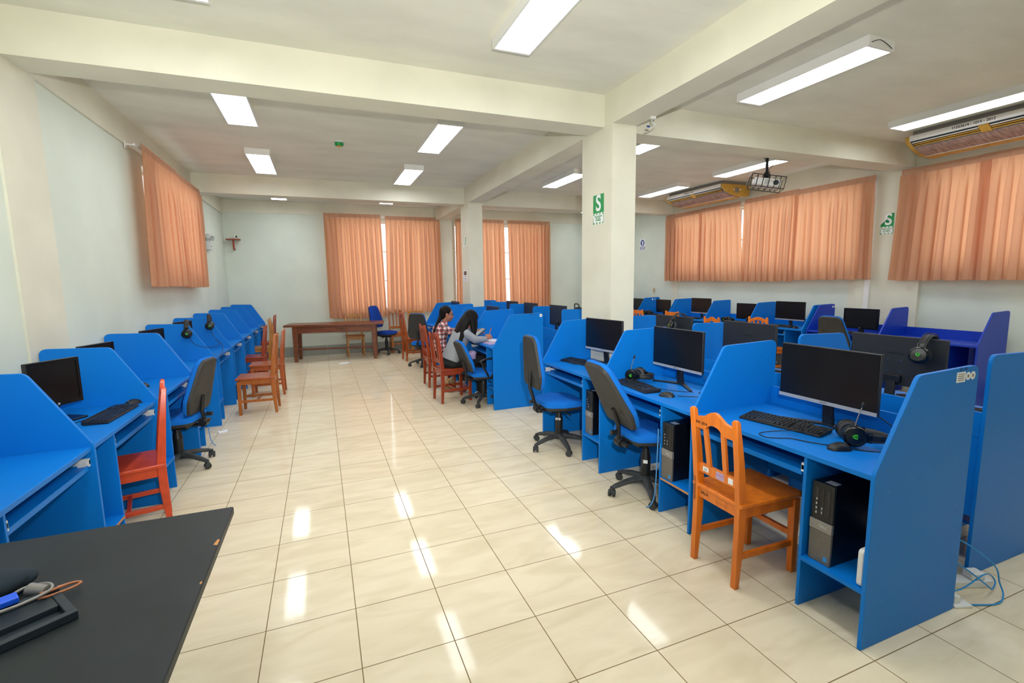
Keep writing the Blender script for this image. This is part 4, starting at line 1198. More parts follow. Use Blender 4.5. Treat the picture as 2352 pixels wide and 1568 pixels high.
for x in (-0.20, -0.13, -0.06, 0.01, 0.08, 0.14, 0.20):
    for (ya, za), (yb, zb) in (((-0.15, -0.075), (-0.15, 0.075)), ((-0.15, 0.075), (0.15, 0.075)), ((0.15, 0.075), (0.15, -0.075)), ((0.15, -0.075), (-0.15, -0.075))):
        cg.tube([P_ @ Vector((x, ya, za)), P_ @ Vector((x, yb, zb))], 0.0055 if x < 0.05 else 0.004, 6)
for y, z in ((-0.15, -0.075), (-0.15, 0.075), (0.15, -0.075), (0.15, 0.075)):
    cg.tube([P_ @ Vector((-0.20, y, z)), P_ @ Vector((0.20, y, z))], 0.005, 6)
cg.build('cage', 'cage', pj)
MB().cyl((0, 0, 0.13), (0, 0, 0.53), 0.017, n=14).cyl((0, 0, 0.07), (0, 0, 0.14), 0.028, n=14).box(-0.03, 0.03, -0.02, 0.02, 0.06, 0.12).box(-0.07, 0.07, -0.07, 0.07, 0.522, 0.53).build('ceiling_pole', 'cage', pj, bevel=0.002)
w_ = MB()
for pts in ([(0.05, 0, 0.08), (0.02, -0.03, 0.13), (-0.02, -0.02, 0.19), (0.05, -0.03, 0.27), (0.14, -0.02, 0.34), (0.12, -0.02, 0.42)],
            [(-0.10, -0.03, 0.08), (-0.05, -0.04, 0.14), (0.02, -0.03, 0.18), (0.09, -0.03, 0.24), (0.15, -0.02, 0.30)],
            [(-0.02, -0.02, 0.20), (-0.04, -0.02, 0.26), (-0.09, -0.02, 0.33)]):
    w_.tube(spline(pts), 0.004, 6)
w_.build('wires', 'cable', pj)

# ------------------------------------------------------------------ small fixtures
sd = thing('smoke_detector', 'green and white round smoke detector on the ceiling', 'smoke detector', (0.66, 4.60, H))
MB().lathe([(0.0, -0.02), (0.055, -0.02), (0.058, 0.0), (0, 0)], 24).build('mount', 'offwhite', sd)
MB().lathe([(0.0, -0.058), (0.045, -0.056), (0.052, -0.045), (0.053, -0.022), (0.0, -0.02)], 24).build('sensor_ring', 'green', sd)
MB().lathe([(0.0, -0.070), (0.020, -0.068), (0.030, -0.058), (0.0, -0.056)], 20).build('sensor_tip', 'tape', sd)
pc = thing('hanging_connector', 'loose cable with a blue plug dangling from the beam beside the front pillar', 'cable', (3.22, 1.80, BZ))
MB().box(-0.012, 0.035, -0.012, 0.012, -0.02, 0.0).build('clip', 'white', pc, smooth=False)
MB().tube(spline([(0.02, 0, -0.015), (0.0, 0.01, -0.035), (0.015, 0, -0.05), (0.03, -0.01, -0.065), (0.02, 0.01, -0.09), (-0.03, 0.02, -0.115)]), 0.004, 7).build('wire', 'offwhite', pc)
MB().box(-0.045, -0.012, 0.008, 0.02, -0.092, -0.078).build('blue_plug', 'bluesign', pc, bevel=0.002)
MB().box(-0.06, -0.02, 0.015, 0.027, -0.125, -0.112).build('grey_plug', 'greym', pc, bevel=0.002)

def zone_sign(label, loc, rz, w, h, fold=False):
    """green S sign; local: lies in the x-z plane facing -y"""
    t = thing('safety_sign', label, 'sign', loc, rz)
    zb = h * 0.37
    if not fold:
        g = MB().box(-w / 2, w / 2, -0.002, 0, zb, h).build('green_panel', 'green', t, smooth=False)
    else:
        g = MB().prism([(-w / 2, zb), (w / 2, zb), (w / 2, h), (0.0, h), (-w / 2, zb + 0.03)], -0.002, 0, 'y').build('green_panel', 'green', t, smooth=False)
        MB().add([(-w / 2, -0.003, zb + 0.03), (0.0, -0.003, h), (0.015, -0.035, zb + 0.10)], [(0, 1, 2)]).add([(-w / 2, -0.004, zb + 0.03), (0.0, -0.004, h), (0.015, -0.036, zb + 0.10)], [(2, 1, 0)]).build('peeled_corner', 'paper', t, smooth=False)
    text('letter', 'S', (h - zb) * 1.22, 'paper', g, (0.0 if not fold else 0.012, -0.0025, zb + (h - zb) * 0.5), (PI / 2, 0, 0), 0.0004, bold=True, sx=0.95)
    p = MB().box(-w / 2, w / 2, -0.002, 0, 0, zb).build('text_panel', 'paper', t, smooth=False)
    s = MB(); k = 7
    bw = w / k
    for i in range(k):
        if i % 2 == 0:
            for z0, z1 in ((zb - 0.018, zb - 0.003), (0.0, 0.015)):
                s.prism([(-w / 2 + i * bw, z0), (-w / 2 + (i + 0.75) * bw, z0), (-w / 2 + min(k, i + 1.15) * bw, z1), (-w / 2 + (i + 0.4) * bw, z1)], -0.003, -0.002, 'y')
    s.box(-w / 2, -w / 2 + 0.006, -0.003, -0.002, 0.0, zb - 0.04).box(w / 2 - 0.006, w / 2, -0.003, -0.002, 0.02, zb - 0.01)
    s.build('green_stripes', 'green', p, smooth=False)
    for i, tx in enumerate(('ZONA SEGURA', 'EN CASO', 'DE SISMOS')):
        text('wording', tx, 0.022, 'green', p, (0, -0.0032, zb - 0.034 - i * 0.019), (PI / 2, 0, 0), 0.0003, bold=True, sx=0.95)
    return t
zone_sign('green safety sign with a white S on the front pillar', (G1 - 0.0005, 2.305, 2.165), -PI / 2, 0.195, 0.285)
zone_sign('torn green safety sign with a peeling corner between the right wall curtains', (XR - 0.0605, 2.555, 2.195), -PI / 2, 0.17, 0.29, fold=True)
ps = thing('safety_sign', 'curled remnant of a green and white sign on the rear pillar', 'sign', (G1 - 0.001, 7.06, 2.28), -PI / 2)
MB().prism([(-0.13, 0.0), (-0.02, 0.0), (0.10, 0.20), (0.06, 0.20)], -0.003, 0, 'y').build('sheet', 'paper', ps, smooth=False)
MB().prism([(-0.04, 0.02), (-0.01, 0.02), (0.07, 0.17), (0.04, 0.17)], -0.005, -0.003, 'y').build('green_part', 'green', ps, smooth=False)
po = thing('poster', 'small white notice with a dark picture on the rear pillar', 'poster', (G1 - 0.001, 7.10, 1.61), -PI / 2)
pp = MB().box(-0.13, 0.13, -0.002, 0, 0, 0.21).build('sheet', 'paper', po, smooth=False)
MB().box(-0.09, 0.09, -0.003, -0.002, 0.12, 0.195).build('picture', 'screen', po, smooth=False)
MB().cyl((0, -0.0035, 0.157), (0, -0.003, 0.157), 0.025, n=18).build('picture_circle', 'greym', po)
q_ = MB()
for k in range(3): q_.box(-0.06, 0.06, -0.003, -0.002, 0.02 + 0.032 * k, 0.034 + 0.032 * k)
q_.build('text_lines', 'greym', po, smooth=False)
bs = thing('safety_sign', 'small blue and white mandatory sign on the right wall beside the front pillar', 'sign', (XR - 0.0005, 8.27, 2.33), -PI / 2)
MB().box(-0.10, 0.10, -0.002, 0, 0, 0.28).build('sheet', 'paper', bs, smooth=False)
MB().cyl((0, -0.004, 0.185), (0, -0.002, 0.185), 0.078, n=28).build('blue_disc', 'bluesign', bs)
MB().prism([(-0.02, 0.13), (0.02, 0.13), (0.035, 0.19), (0.045, 0.235), (0.0, 0.215), (-0.03, 0.24), (-0.01, 0.19)], -0.005, -0.004, 'y').build('white_figure', 'paper', bs, smooth=False)
MB().box(-0.09, 0.09, -0.003, -0.002, 0.01, 0.09).build('blue_field', 'bluesign', bs, smooth=False)
q_ = MB()
for k in range(3): q_.box(-0.07, 0.07, -0.004, -0.003, 0.02 + 0.023 * k, 0.032 + 0.023 * k)
q_.build('text_lines', 'paper', bs, smooth=False)
el = thing('emergency_lamp', 'grey twin-head emergency lamp on the left wall beside the curtain', 'emergency light', (XL, 7.90, 2.22), 0)
MB().box(0, 0.06, -0.10, 0.10, 0.0, 0.15).build('battery_box', 'offwhite', el, bevel=0.012)
MB().box(0.06, 0.063, 0.0, 0.02, 0.06, 0.075).build('test_button', 'ink', el, smooth=False)
MB().box(0.06, 0.063, 0.045, 0.058, 0.06, 0.072).build('red_indicator', 'red', el, smooth=False)
for y in (-0.05, 0.07):
    MB().ball((0.045, y, 0.225), 0.055, 18, 12).cyl((0.03, y, 0.14), (0.03, y, 0.18), 0.02, n=12).build('lamp_head', 'offwhite', el)
    MB().cyl((0.085, y + 0.0, 0.205), (0.10, y, 0.200), 0.042, n=20).build('lamp_glass', 'chrome', el)
rs = thing('safety_sign', 'red and white sign almost hidden behind the left wall curtain', 'sign', (XL, 7.72, 2.55), PI / 2)
MB().box(-0.13, 0.13, -0.002, 0, 0, 0.30).build('sheet', 'red', rs, smooth=False)
q_ = MB()
for k in range(4): q_.prism([(-0.10 + 0.0, 0.03 + k * 0.07), (0.10, 0.03 + k * 0.07), (0.10, 0.045 + k * 0.07), (-0.10, 0.052 + k * 0.07)], -0.003, -0.002, 'y')
q_.build('white_marks', 'paper', rs, smooth=False)
ws = thing('wall_shelf', 'small dark wooden shelf on the back wall near the left corner', 'shelf', (-1.275, YB, 2.53), 0)
MB().box(-0.13, 0.13, -0.16, 0.0, 0, 0.022).build('board', 'redwood', ws, bevel=0.002, smooth=False)
MB().box(-0.018, 0.018, -0.11, -0.085, -0.20, 0.0).box(-0.018, 0.018, -0.085, 0.0, -0.20, -0.175).build('bracket', 'redwood', ws, bevel=0.003, smooth=False)
wc = thing('security_camera', 'round white camera with black lens on the small wall shelf', 'camera', (-1.235, YB - 0.09, 2.552), 0.35)
MB().ball((0, 0, 0.040), 0.040, 20, 14).lathe([(0, 0.0), (0.028, 0.0), (0.025, 0.012), (0, 0.012)], 18).build('body', 'white', wc)
MB().ball((0.008, -0.022, 0.044), (0.024, 0.024, 0.026), 16, 10).build('lens', 'blackg', wc)
so = thing('wall_socket', 'white wall socket behind the long wooden table', 'socket', (0.80, YB - 0.001, 0.41), 0)
MB().box(-0.06, 0.06, -0.012, 0, -0.04, 0.04).build('plate', 'offwhite', so, bevel=0.003)
q_ = MB()
for x in (-0.03, 0.02): q_.box(x, x + 0.006, -0.0135, -0.012, -0.01, 0.01).box(x + 0.014, x + 0.02, -0.0135, -0.012, -0.01, 0.01)
q_.build('pin_holes', 'ink', so, smooth=False)

# ------------------------------------------------------------------ tables
lt = thing('long_table', 'long brown wooden table in front of the back wall', 'table', (0.60, 8.86, 0), -0.155)
MB().prism(rpoly([(-0.98, -0.31), (0.98, -0.31), (0.98, 0.31), (-0.98, 0.31)], 0.01, 2), 0.735, 0.775, 'z').build('tabletop', 'table', lt, bevel=0.005)
for sx in (-1, 1):
    for sy in (-1, 1):
        MB().taper((sx * 0.79, sy * 0.22, 0.0), (sx * 0.78, sy * 0.22, 0.735), 0.032, 0.028, 0.045, 0.040, (1, 0, 0)).build('leg', 'table', lt, bevel=0.004)
    MB().box(sx * 0.78 - 0.012, sx * 0.78 + 0.012, -0.19, 0.19, 0.60, 0.735).build('apron', 'table', lt, smooth=False)
    MB().box(sx * 0.78 - 0.015, sx * 0.78 + 0.015, -0.20, 0.20, 0.215, 0.25).build('stretcher', 'table', lt, smooth=False)
for sy in (-1, 1): MB().box(-0.74, 0.74, sy * 0.22 - 0.012, sy * 0.22 + 0.012, 0.595, 0.735).build('apron', 'table', lt, smooth=False)
MB().box(-0.77, 0.77, -0.02, 0.02, 0.215, 0.25).build('stretcher', 'table', lt, bevel=0.003, smooth=False)

bt = thing('black_table', 'black laminate table with a chipped edge in the near left corner', 'table', (-0.415, -0.60, 0), 0)
MB().prism(rpoly([(-0.385, -0.74), (0.375, -0.74), (0.383, 0.722), (-0.385, 0.735)], 0.008, 2), 0.722, 0.75, 'z').build('tabletop', 'blacktop', bt, bevel=0.003)
for sx, sy in ((-0.30, -0.64), (0.12, -0.64), (-0.30, 0.42), (0.02, 0.42)):
    MB().box(sx - 0.02, sx + 0.02, sy - 0.02, sy + 0.02, 0, 0.722).build('leg', 'black', bt, smooth=False)
MB().box(-0.28, 0.0, 0.41, 0.43, 0.62, 0.722).box(-0.31, -0.29, -0.62, 0.40, 0.64, 0.722).box(0.06, 0.08, -0.62, 0.40, 0.64, 0.722).build('apron', 'black', bt, smooth=False)
MB().prism([(0.3655, 0.43), (0.3785, 0.425), (0.3795, 0.462), (0.3735, 0.465), (0.369, 0.450)], 0.7495, 0.7506, 'z').build('edge_chip', 'rawedge', bt, smooth=False)
MB().prism([(0.371, 0.205), (0.3765, 0.203), (0.377, 0.215), (0.372, 0.216)], 0.7495, 0.7506, 'z').build('edge_chip', 'rawedge', bt, smooth=False)
tz = 0.7505
tr = thing('document_tray', 'dark open tray holding cables on the black table', 'tray', (-0.43, -0.50, tz), 0.61)
MB().box(-0.19, 0.14, -0.02, 0.0, 0, 0.022).box(-0.19, 0.14, 0.13, 0.15, 0, 0.03).box(0.12, 0.14, 0.0, 0.13, 0, 0.022).box(-0.19, 0.14, -0.02, 0.15, 0, 0.004).box(-0.02, 0.12, 0.055, 0.13, 0.004, 0.02).build('frame', mat('slate_plastic', '1d2831', 0.5), tr, bevel=0.003, smooth=False)
MB().box(-0.18, -0.02, 0.002, 0.05, 0.004, 0.007).build('inner_plate', 'greym', tr, smooth=False)
pb = thing('cloth_pouch', 'dark padded pouch behind the tray on the black table', 'pouch', (-0.60, -0.27, tz), 0.5)
MB().ball((0, 0, 0.040), (0.12, 0.075, 0.040), 20, 12).ball((0.06, 0.01, 0.030), (0.08, 0.05, 0.030), 16, 10).build('pouch_body', mat('slate_fabric', '1b2a33', 0.9, bump=0.4, bscale=60), pb)
cc = thing('coiled_cable', 'grey cable with a tan looped end lying over the tray on the black table', 'cable', (-0.44, -0.31, tz), 0)
MB().tube(spline([(-0.10, -0.18, 0.040), (-0.06, -0.13, 0.050), (0.0, -0.07, 0.040), (0.035, -0.015, 0.035), (0.02, 0.015, 0.04), (-0.03, 0.015, 0.04), (-0.05, -0.04, 0.045), (-0.09, -0.10, 0.05)]), 0.004, 8).build('grey_wire', 'greym', cc)
MB().tube(spline([(0.02, -0.04, 0.030), (0.04, -0.02, 0.022), (0.075, 0.010, 0.018), (0.085, 0.028, 0.018), (0.068, 0.032, 0.020), (0.035, 0.008, 0.026), (0.015, -0.012, 0.03), (0.03, -0.02, 0.034), (0.065, 0.015, 0.028)]), 0.0035, 8).build('tan_loop', mat('tan_rubber', 'b4714a', 0.5), cc)
MB().cyl((-0.02, 0.015, 0.032), (0.025, -0.005, 0.030), 0.018, 0.014, n=14).build('connector', 'greym', cc)
tg = thing('cable_tag', 'blue printed label wrapped on the cable at the left edge of the black table', 'label', (-0.515, -0.372, tz + 0.040), 0.55)
MB().box(-0.095, 0.06, -0.020, 0.020, -0.006, 0.010).build('label_body', mat('bright_blue_plastic', '0f58e8', 0.4), tg, bevel=0.003)
q_ = MB()
for k in range(3): q_.box(-0.06, 0.01, -0.008 + k * 0.006, -0.0055 + k * 0.006, 0.010, 0.0105)
q_.build('print_lines', 'silver', tg, smooth=False)

# ------------------------------------------------------------------ odds and ends
pf = thing('paper_scrap', 'white scrap of paper on the floor near the long table', 'paper', (0.70, 8.17, 0.001), 0.3)
MB().add([(-0.10, -0.05, 0.002), (0.02, -0.09, 0.002), (0.13, -0.02, 0.012), (0.10, 0.06, 0.003), (-0.03, 0.05, 0.014), (-0.12, 0.03, 0.002)], [(0, 1, 4, 5), (1, 2, 3, 4)]).build('sheet', 'paper', pf, smooth=False)
p2 = thing('paper_scrap', 'small crumpled paper at the foot of the left desks', 'paper', (-0.76, 3.98, 0.001), 0.3)
MB().add([(-0.04, -0.02, 0.0), (0.04, -0.03, 0.0), (0.05, 0.02, 0.02), (-0.01, 0.03, 0.006), (-0.04, 0.02, 0.015)], [(0, 1, 3, 4), (1, 2, 3)]).build('sheet', 'paper', p2, smooth=False)
st = thing('panel_sticker', 'barcode label and two round stickers on the nearest end panel', 'sticker', (3.00, -0.7435, 1.155), 0)
MB().box(-0.095, -0.028, -0.0008, 0, -0.024, 0.022).build('label_sheet', 'paper', st, smooth=False)
q_ = MB()
for k in range(4): q_.box(-0.085, -0.038, -0.0012, -0.0008, -0.016 + k * 0.009, -0.012 + k * 0.009)
q_.build('print_lines', 'greym', st, smooth=False)
for x in (-0.007, 0.030):
    c_ = MB().cyl((x, 0, 0.0), (x, -0.0008, 0.0), 0.0185, n=20).build('round_sticker', 'paper', st)
    MB().cyl((x, -0.0008, 0.0), (x, -0.0013, 0.0), 0.008, n=14).build('sticker_centre', 'greym', c_)
text('pen_marks', '53. 10', 0.022, 'ink', st, (-0.05, -0.0012, 0.035), (PI / 2, 0, 0), 0.0002)
s2 = thing('panel_sticker', 'round white sticker on the end panel of the seated people\'s row', 'sticker', (2.915, 3.5405, 1.165), 0)
c_ = MB().cyl((0, 0, 0), (0, -0.0008, 0), 0.020, n=20).build('round_sticker', 'paper', s2)
MB().cyl((0, -0.0008, 0), (0, -0.0014, 0), 0.007, n=14).build('sticker_centre', 'greym', s2)
text('pen_marks', '53-- 1061  42', 0.018, 'ink', s2, (-0.11, -0.001, 0.018), (PI / 2, 0, 0), 0.0002)
s3 = thing('panel_sticker', 'two small white stickers on the deep blue panel', 'sticker', (7.86, 3.1605, 1.125), 0)
MB().box(0.0, 0.035, -0.0008, 0, -0.014, 0.014).cyl((-0.03, 0, 0), (-0.03, -0.0008, 0), 0.015, n=16).build('sticker_pair', 'paper', s3)
s4 = thing('panel_sticker', 'pair of white stickers on the far right wall panel', 'sticker', (7.70, 7.4105, 1.12), 0)
MB().cyl((0, 0, 0), (0, -0.0008, 0), 0.022, n=16).cyl((0.07, 0, 0), (0.07, -0.0008, 0), 0.015, n=16).build('sticker_pair', 'paper', s4)
# screw caps on the two facing end panels
for root, x0, yy, lb in ((cC, CX, -0.009, 1), (cE, 2.26, -0.009, 1)):
    for x, z in ((0.10, 0.70), (0.26, 0.735), (0.38, 0.755), (0.56, 0.775), (0.12, 0.20), (0.30, 0.24), (0.55, 0.26), (0.60, 0.55)):
        MB().cyl((x, yy, z), (x, yy - 0.0012, z), 0.0035, n=10).build('screw_cap', 'bluepale', root)
fx = thing('floor_socket_box', 'white surface socket box on the floor between the two nearest end panels', 'socket', (3.37, -0.66, 0), -0.35)
MB().box(-0.11, 0.11, -0.035, 0.035, 0, 0.035).build('base_box', 'white', fx, bevel=0.004)
MB().box(0.0, 0.07, -0.03, 0.03, 0.035, 0.075).build('plug', 'white', fx, bevel=0.008)
f2 = thing('floor_socket_box', 'small white corner socket at the foot of the nearest end panel', 'socket', (3.14, -0.735, 0), -0.35)
MB().box(-0.045, 0.045, -0.03, 0.03, 0, 0.014).box(-0.03, 0.0, -0.01, 0.02, 0.014, 0.05).build('base_box', 'white', f2, bevel=0.003)
cable('bright blue network cable looping on the floor between the end panels', [(3.13, -0.66, 0.34), (3.24, -0.72, 0.27), (3.35, -0.77, 0.17), (3.41, -0.77, 0.07), (3.41, -0.79, 0.012), (3.32, -0.81, 0.006), (3.22, -0.78, 0.006), (3.12, -0.72, 0.006), (3.10, -0.66, 0.02), (3.18, -0.72, 0.06), (3.32, -0.74, 0.11), (3.42, -0.73, 0.08), (3.45, -0.74, 0.04), (3.40, -0.75, 0.02), (3.32, -0.76, 0.07), (3.22, -0.70, 0.16), (3.12, -0.62, 0.22)], 0.0035, 'bluecable')
cable('blue strip hanging loose from the second desk divider', [(2.396, 0.601, 0.60), (2.390, 0.603, 0.30), (2.378, 0.606, 0.12), (2.35, 0.618, 0.05), (2.33, 0.628, 0.045)], 0.004, 'bluepale', name='edge_strip')
cable('blue strip curling from the left wall desk foot', [(-0.80, 3.53, 0.20), (-0.79, 3.53, 0.08), (-0.765, 3.51, 0.02), (-0.74, 3.49, 0.006)], 0.004, 'bluepale', name='edge_strip')
text('divider_handwriting', '7804 - 0284 - 100', 0.016, 'ink', cC, (0.0195 - 0.0003, 0.30 + 0.009 + 0.29 + 0.734 + 0.008, 0.55), (PI / 2, -PI / 2, -PI / 2), 0.0002)
bp = thing('backpack', 'black backpack on the desk just left of the front pillar', 'backpack', (3.93, 4.36, DZ), 0.2)
MB().ball((0, 0, 0.20), (0.13, 0.17, 0.22), 20, 14).ball((0.10, 0, 0.14), (0.07, 0.13, 0.13), 16, 10).build('bag_body', mat('black_nylon', '17191c', 0.8, bump=0.4, bscale=70), bp)
MB().tube(spline([(-0.03, -0.05, 0.40), (-0.04, -0.04, 0.46), (-0.04, 0.04, 0.46), (-0.03, 0.05, 0.40)]), 0.009, 8).build('handle', 'black', bp)
MB().tube(spline([(-0.11, -0.07, 0.34), (-0.17, -0.10, 0.22), (-0.12, -0.10, 0.06)]), 0.014, 8).tube(spline([(-0.11, 0.07, 0.34), (-0.17, 0.10, 0.22), (-0.12, 0.10, 0.06)]), 0.014, 8).build('shoulder_strap', 'black', bp)
bk = thing('cable_coil', 'tangle of beige string hanging on the right wall above the desks', 'string', (XR - 0.02, 7.75, 1.36), 0)
MB().tube(spline([(0, 0, 0), (-0.01, 0.03, -0.03), (0, 0.0, -0.07), (-0.01, -0.03, -0.03), (0, 0, 0.01), (-0.01, 0.02, -0.06), (0, 0.0, -0.12)]), 0.006, 6).build('string', 'tape', bk)

# ------------------------------------------------------------------ people
def remesh(o, v, it=4, f=0.5):
    r = o.modifiers.new('remesh', 'REMESH'); r.mode = 'VOXEL'; r.voxel_size = v; r.use_smooth_shade = True
    s = o.modifiers.new('smooth', 'SMOOTH'); s.iterations = it; s.factor = f
    return o
def limb(m, pts, rs, n=14, sub=5):
    P = spline(pts, sub)
    R = []
    for i in range(len(P)):
        t = i / (len(P) - 1) * (len(rs) - 1); k = min(int(t), len(rs) - 2); R.append(rs[k] + (rs[k + 1] - rs[k]) * (t - k))
    m.tube(P, 0.01, n, rs=R)
    m.ball(P[0], R[0], 12, 8); m.ball(P[-1], R[-1], 12, 8)
def hand(m, T, curl=0.6, r=0.0078, side=1):
    """x fingers, y towards the thumb, z back of the hand; origin at the wrist"""
    m.ball((0.045, 0.0, 0.0), (0.050, 0.038, 0.016), 16, 10, T)
    m.tube([(-0.02, 0, 0), (0.03, 0, 0)], 0.024, 12, T=T)
    for k, (y, L) in enumerate(((0.028, 0.070), (0.010, 0.078), (-0.009, 0.072), (-0.027, 0.058))):
        a = 0.0; p = Vector((0.082, y, 0.0)); P = [p.copy()]
        for j, l in enumerate((L * 0.45, L * 0.32, L * 0.25)):
            a += curl * (0.7, 1.0, 0.7)[j] * (1 + 0.08 * k)
            p = p + Vector((math.cos(a) * l, (y * 0.10), -math.sin(a) * l)); P.append(p.copy())
        P[0] = Vector((0.06, y * 0.9, 0))
        m.tube(P, r, 8, T=T, rs=[r * 1.1, r * 1.02, r * 0.95, r * 0.8]); m.ball(P[-1], r * 0.85, 8, 6, T)
    P = [Vector((0.018, 0.026, -0.004)), Vector((0.045, 0.050, -0.014)), Vector((0.068, 0.050, -0.030)), Vector((0.084, 0.038, -0.042))]
    m.tube(P, r * 1.1, 8, T=T, rs=[r * 1.5, r * 1.25, r * 1.1, r * 0.9]); m.ball(P[-1], r * 0.95, 8, 6, T)
def frame(o, x, z):
    x = Vector(x).normalized(); z = Vector(z); z = (z - x * z.dot(x)).normalized(); y = z.cross(x)
    R = Matrix((x, y, z)).transposed().to_4x4(); R.translation = Vector(o)
    return R
def head_mesh(m, T):
    m.ball((-0.008, 0, 0.028), (0.092, 0.074, 0.092), 24, 16, T)
    m.ball((0.024, 0, -0.030), (0.066, 0.060, 0.078), 20, 12, T)
    m.ball((0.052, 0, -0.082), (0.034, 0.036, 0.026), 16, 10, T)
    m.ball((0.070, 0, 0.030), (0.022, 0.050, 0.030), 14, 8, T)
    m.tube([(0.086, 0, 0.012), (0.098, 0, -0.010), (0.110, 0, -0.030)], 0.01, 10, T=T, rs=[0.009, 0.010, 0.013])
    for s_ in (-1, 1):
        m.ball((0.100, s_ * 0.011, -0.034), (0.010, 0.008, 0.008), 8, 6, T)
        m.ball((0.055, s_ * 0.034, -0.030), (0.030, 0.024, 0.026), 12, 8, T)
        m.ball((-0.004, s_ * 0.076, -0.005), (0.018, 0.009, 0.030), 12, 8, T)
    m.ball((0.088, 0, -0.058), (0.014, 0.024, 0.012), 12, 8, T)
def face_parts(par, T):
    for s_ in (-1, 1):
        MB().ball((0.078, s_ * 0.031, 0.004), (0.010, 0.011, 0.0065), 12, 8, T).build('eye', 'paper', par)
        MB().ball((0.0860, s_ * 0.031, 0.004), (0.004, 0.0055, 0.0058), 10, 6, T).build('iris', 'ink', par)
        MB().tube([T @ Vector((0.090, s_ * 0.016, 0.024)), T @ Vector((0.091, s_ * 0.032, 0.029)), T @ Vector((0.080, s_ * 0.048, 0.023))], 0.0028, 6).build('eyebrow', 'hair', par)
    MB().ball((0.096, 0, -0.054), (0.0055, 0.019, 0.004), 12, 6, T).ball((0.095, 0, -0.061), (0.006, 0.016, 0.0045), 12, 6, T).build('lips', mat('lips', '8a4540', 0.5), par)

def torso(m, hip, mid, chest, neck, lean, wid=1.0, pad=0.0, side=Vector((0, 1, 0))):
    """stack of ellipse rings from the hips to the neck"""
    rings = []
    pts = [hip, hip.lerp(mid, 0.5), mid, mid.lerp(chest, 0.5), chest, chest.lerp(neck, 0.55), neck]
    dep = [0.125, 0.120, 0.108, 0.112, 0.112, 0.085, 0.052]; wdt = [0.175, 0.165, 0.145, 0.158, 0.178, 0.150, 0.055]
    for i, p in enumerate(pts):
        a = pts[max(0, i - 1)]; b = pts[min(len(pts) - 1, i + 1)]
        d = (b - a).normalized(); f = side.cross(d).normalized()
        rings.append([p + f * (dep[i] + pad) * math.cos(q) + side * (wdt[i] * wid + pad) * math.sin(q) for q in [2 * PI * k / 22 for k in range(22)]])
    m.loft(rings)

def sitter(label, name, hip, mid, chest, neck, Th, arms, knees, feet, cloth, loc, side=Vector((0, 1, 0)), hair=None):
    t = thing('person', label, 'person', loc, 0)
    L0 = -Vector(loc)
    S = Matrix.Translation(L0)
    V = lambda p: Vector(p) + L0
    b = MB()
    torso(b, V(hip), V(mid), V(chest), V(neck), 0, 0.93, -0.012, side)
    limb(b, [V(neck) - Vector((0, 0, 0.02)), V(Th.translation) + Vector((-0.01, 0, -0.05))], [0.046, 0.048])
    head_mesh(b, S @ Th)
    for sh, el, wr, Hd, cu in arms:
        limb(b, [V(sh), V(el)], [0.044, 0.036]); limb(b, [V(el), V(wr)], [0.036, 0.025])
        hand(b, S @ Hd, cu)
    for s_, kn, ft in ((-1, knees[0], feet[0]), (1, knees[1], feet[1])):
        h0 = V(hip) + side * s_ * 0.085 + Vector((0.02, 0, -0.02))
        limb(b, [h0, V(kn)], [0.078, 0.055]); limb(b, [V(kn), V(ft) + Vector((0, 0, 0.05))], [0.053, 0.034])
        b.ball(V(ft) + Vector((0.05, 0, 0.012)), (0.10, 0.038, 0.030), 16, 8)
    body = b.build('body', 'skin', t); remesh(body, 0.0045, 3)
    face_parts(body, S @ Th)
    c = MB()
    torso(c, V(hip) + Vector((0, 0, -0.005)), V(mid), V(chest), V(neck) - Vector((0, 0, 0.0)), 0, 1.0, 0.012, side)
    for sh, el, wr, Hd, cu in arms:
        w2 = V(el).lerp(V(wr), 0.95)
        limb(c, [V(sh), V(sh).lerp(V(el), 0.5), V(el)], [0.060, 0.057, 0.052]); limb(c, [V(el), V(el).lerp(w2, 0.5), w2], [0.052, 0.047, 0.037])
    top = c.build('shirt' if cloth == 'plaid' else 'sweater', cloth, t); remesh(top, 0.009, 5)
    l = MB()
    l.ball(V(hip) + Vector((0.0, 0, -0.045)), (0.150, 0.185, 0.095), 20, 12)
    for s_, kn, ft in ((-1, knees[0], feet[0]), (1, knees[1], feet[1])):
        h0 = V(hip) + side * s_ * 0.085 + Vector((0.02, 0, -0.03))
        limb(l, [h0, V(kn)], [0.092, 0.066]); limb(l, [V(kn), V(ft) + Vector((0, 0, 0.07))], [0.064, 0.044])
    tr_ = l.build('trousers', 'trouser', t); remesh(tr_, 0.010, 5)
    for ft in feet:
        s_ = MB().ball(V(ft) + Vector((0.05, 0, 0.022)), (0.125, 0.046, 0.042), 18, 10); s_.box(-0.06, 0.16, -0.035, 0.035, -0.024, -0.008, Matrix.Translation(V(ft) + Vector((0, 0, 0.024))))
        s_ = s_.build('shoe', 'greym' if cloth == 'plaid' else 'paper', t); 
    return t, V, S

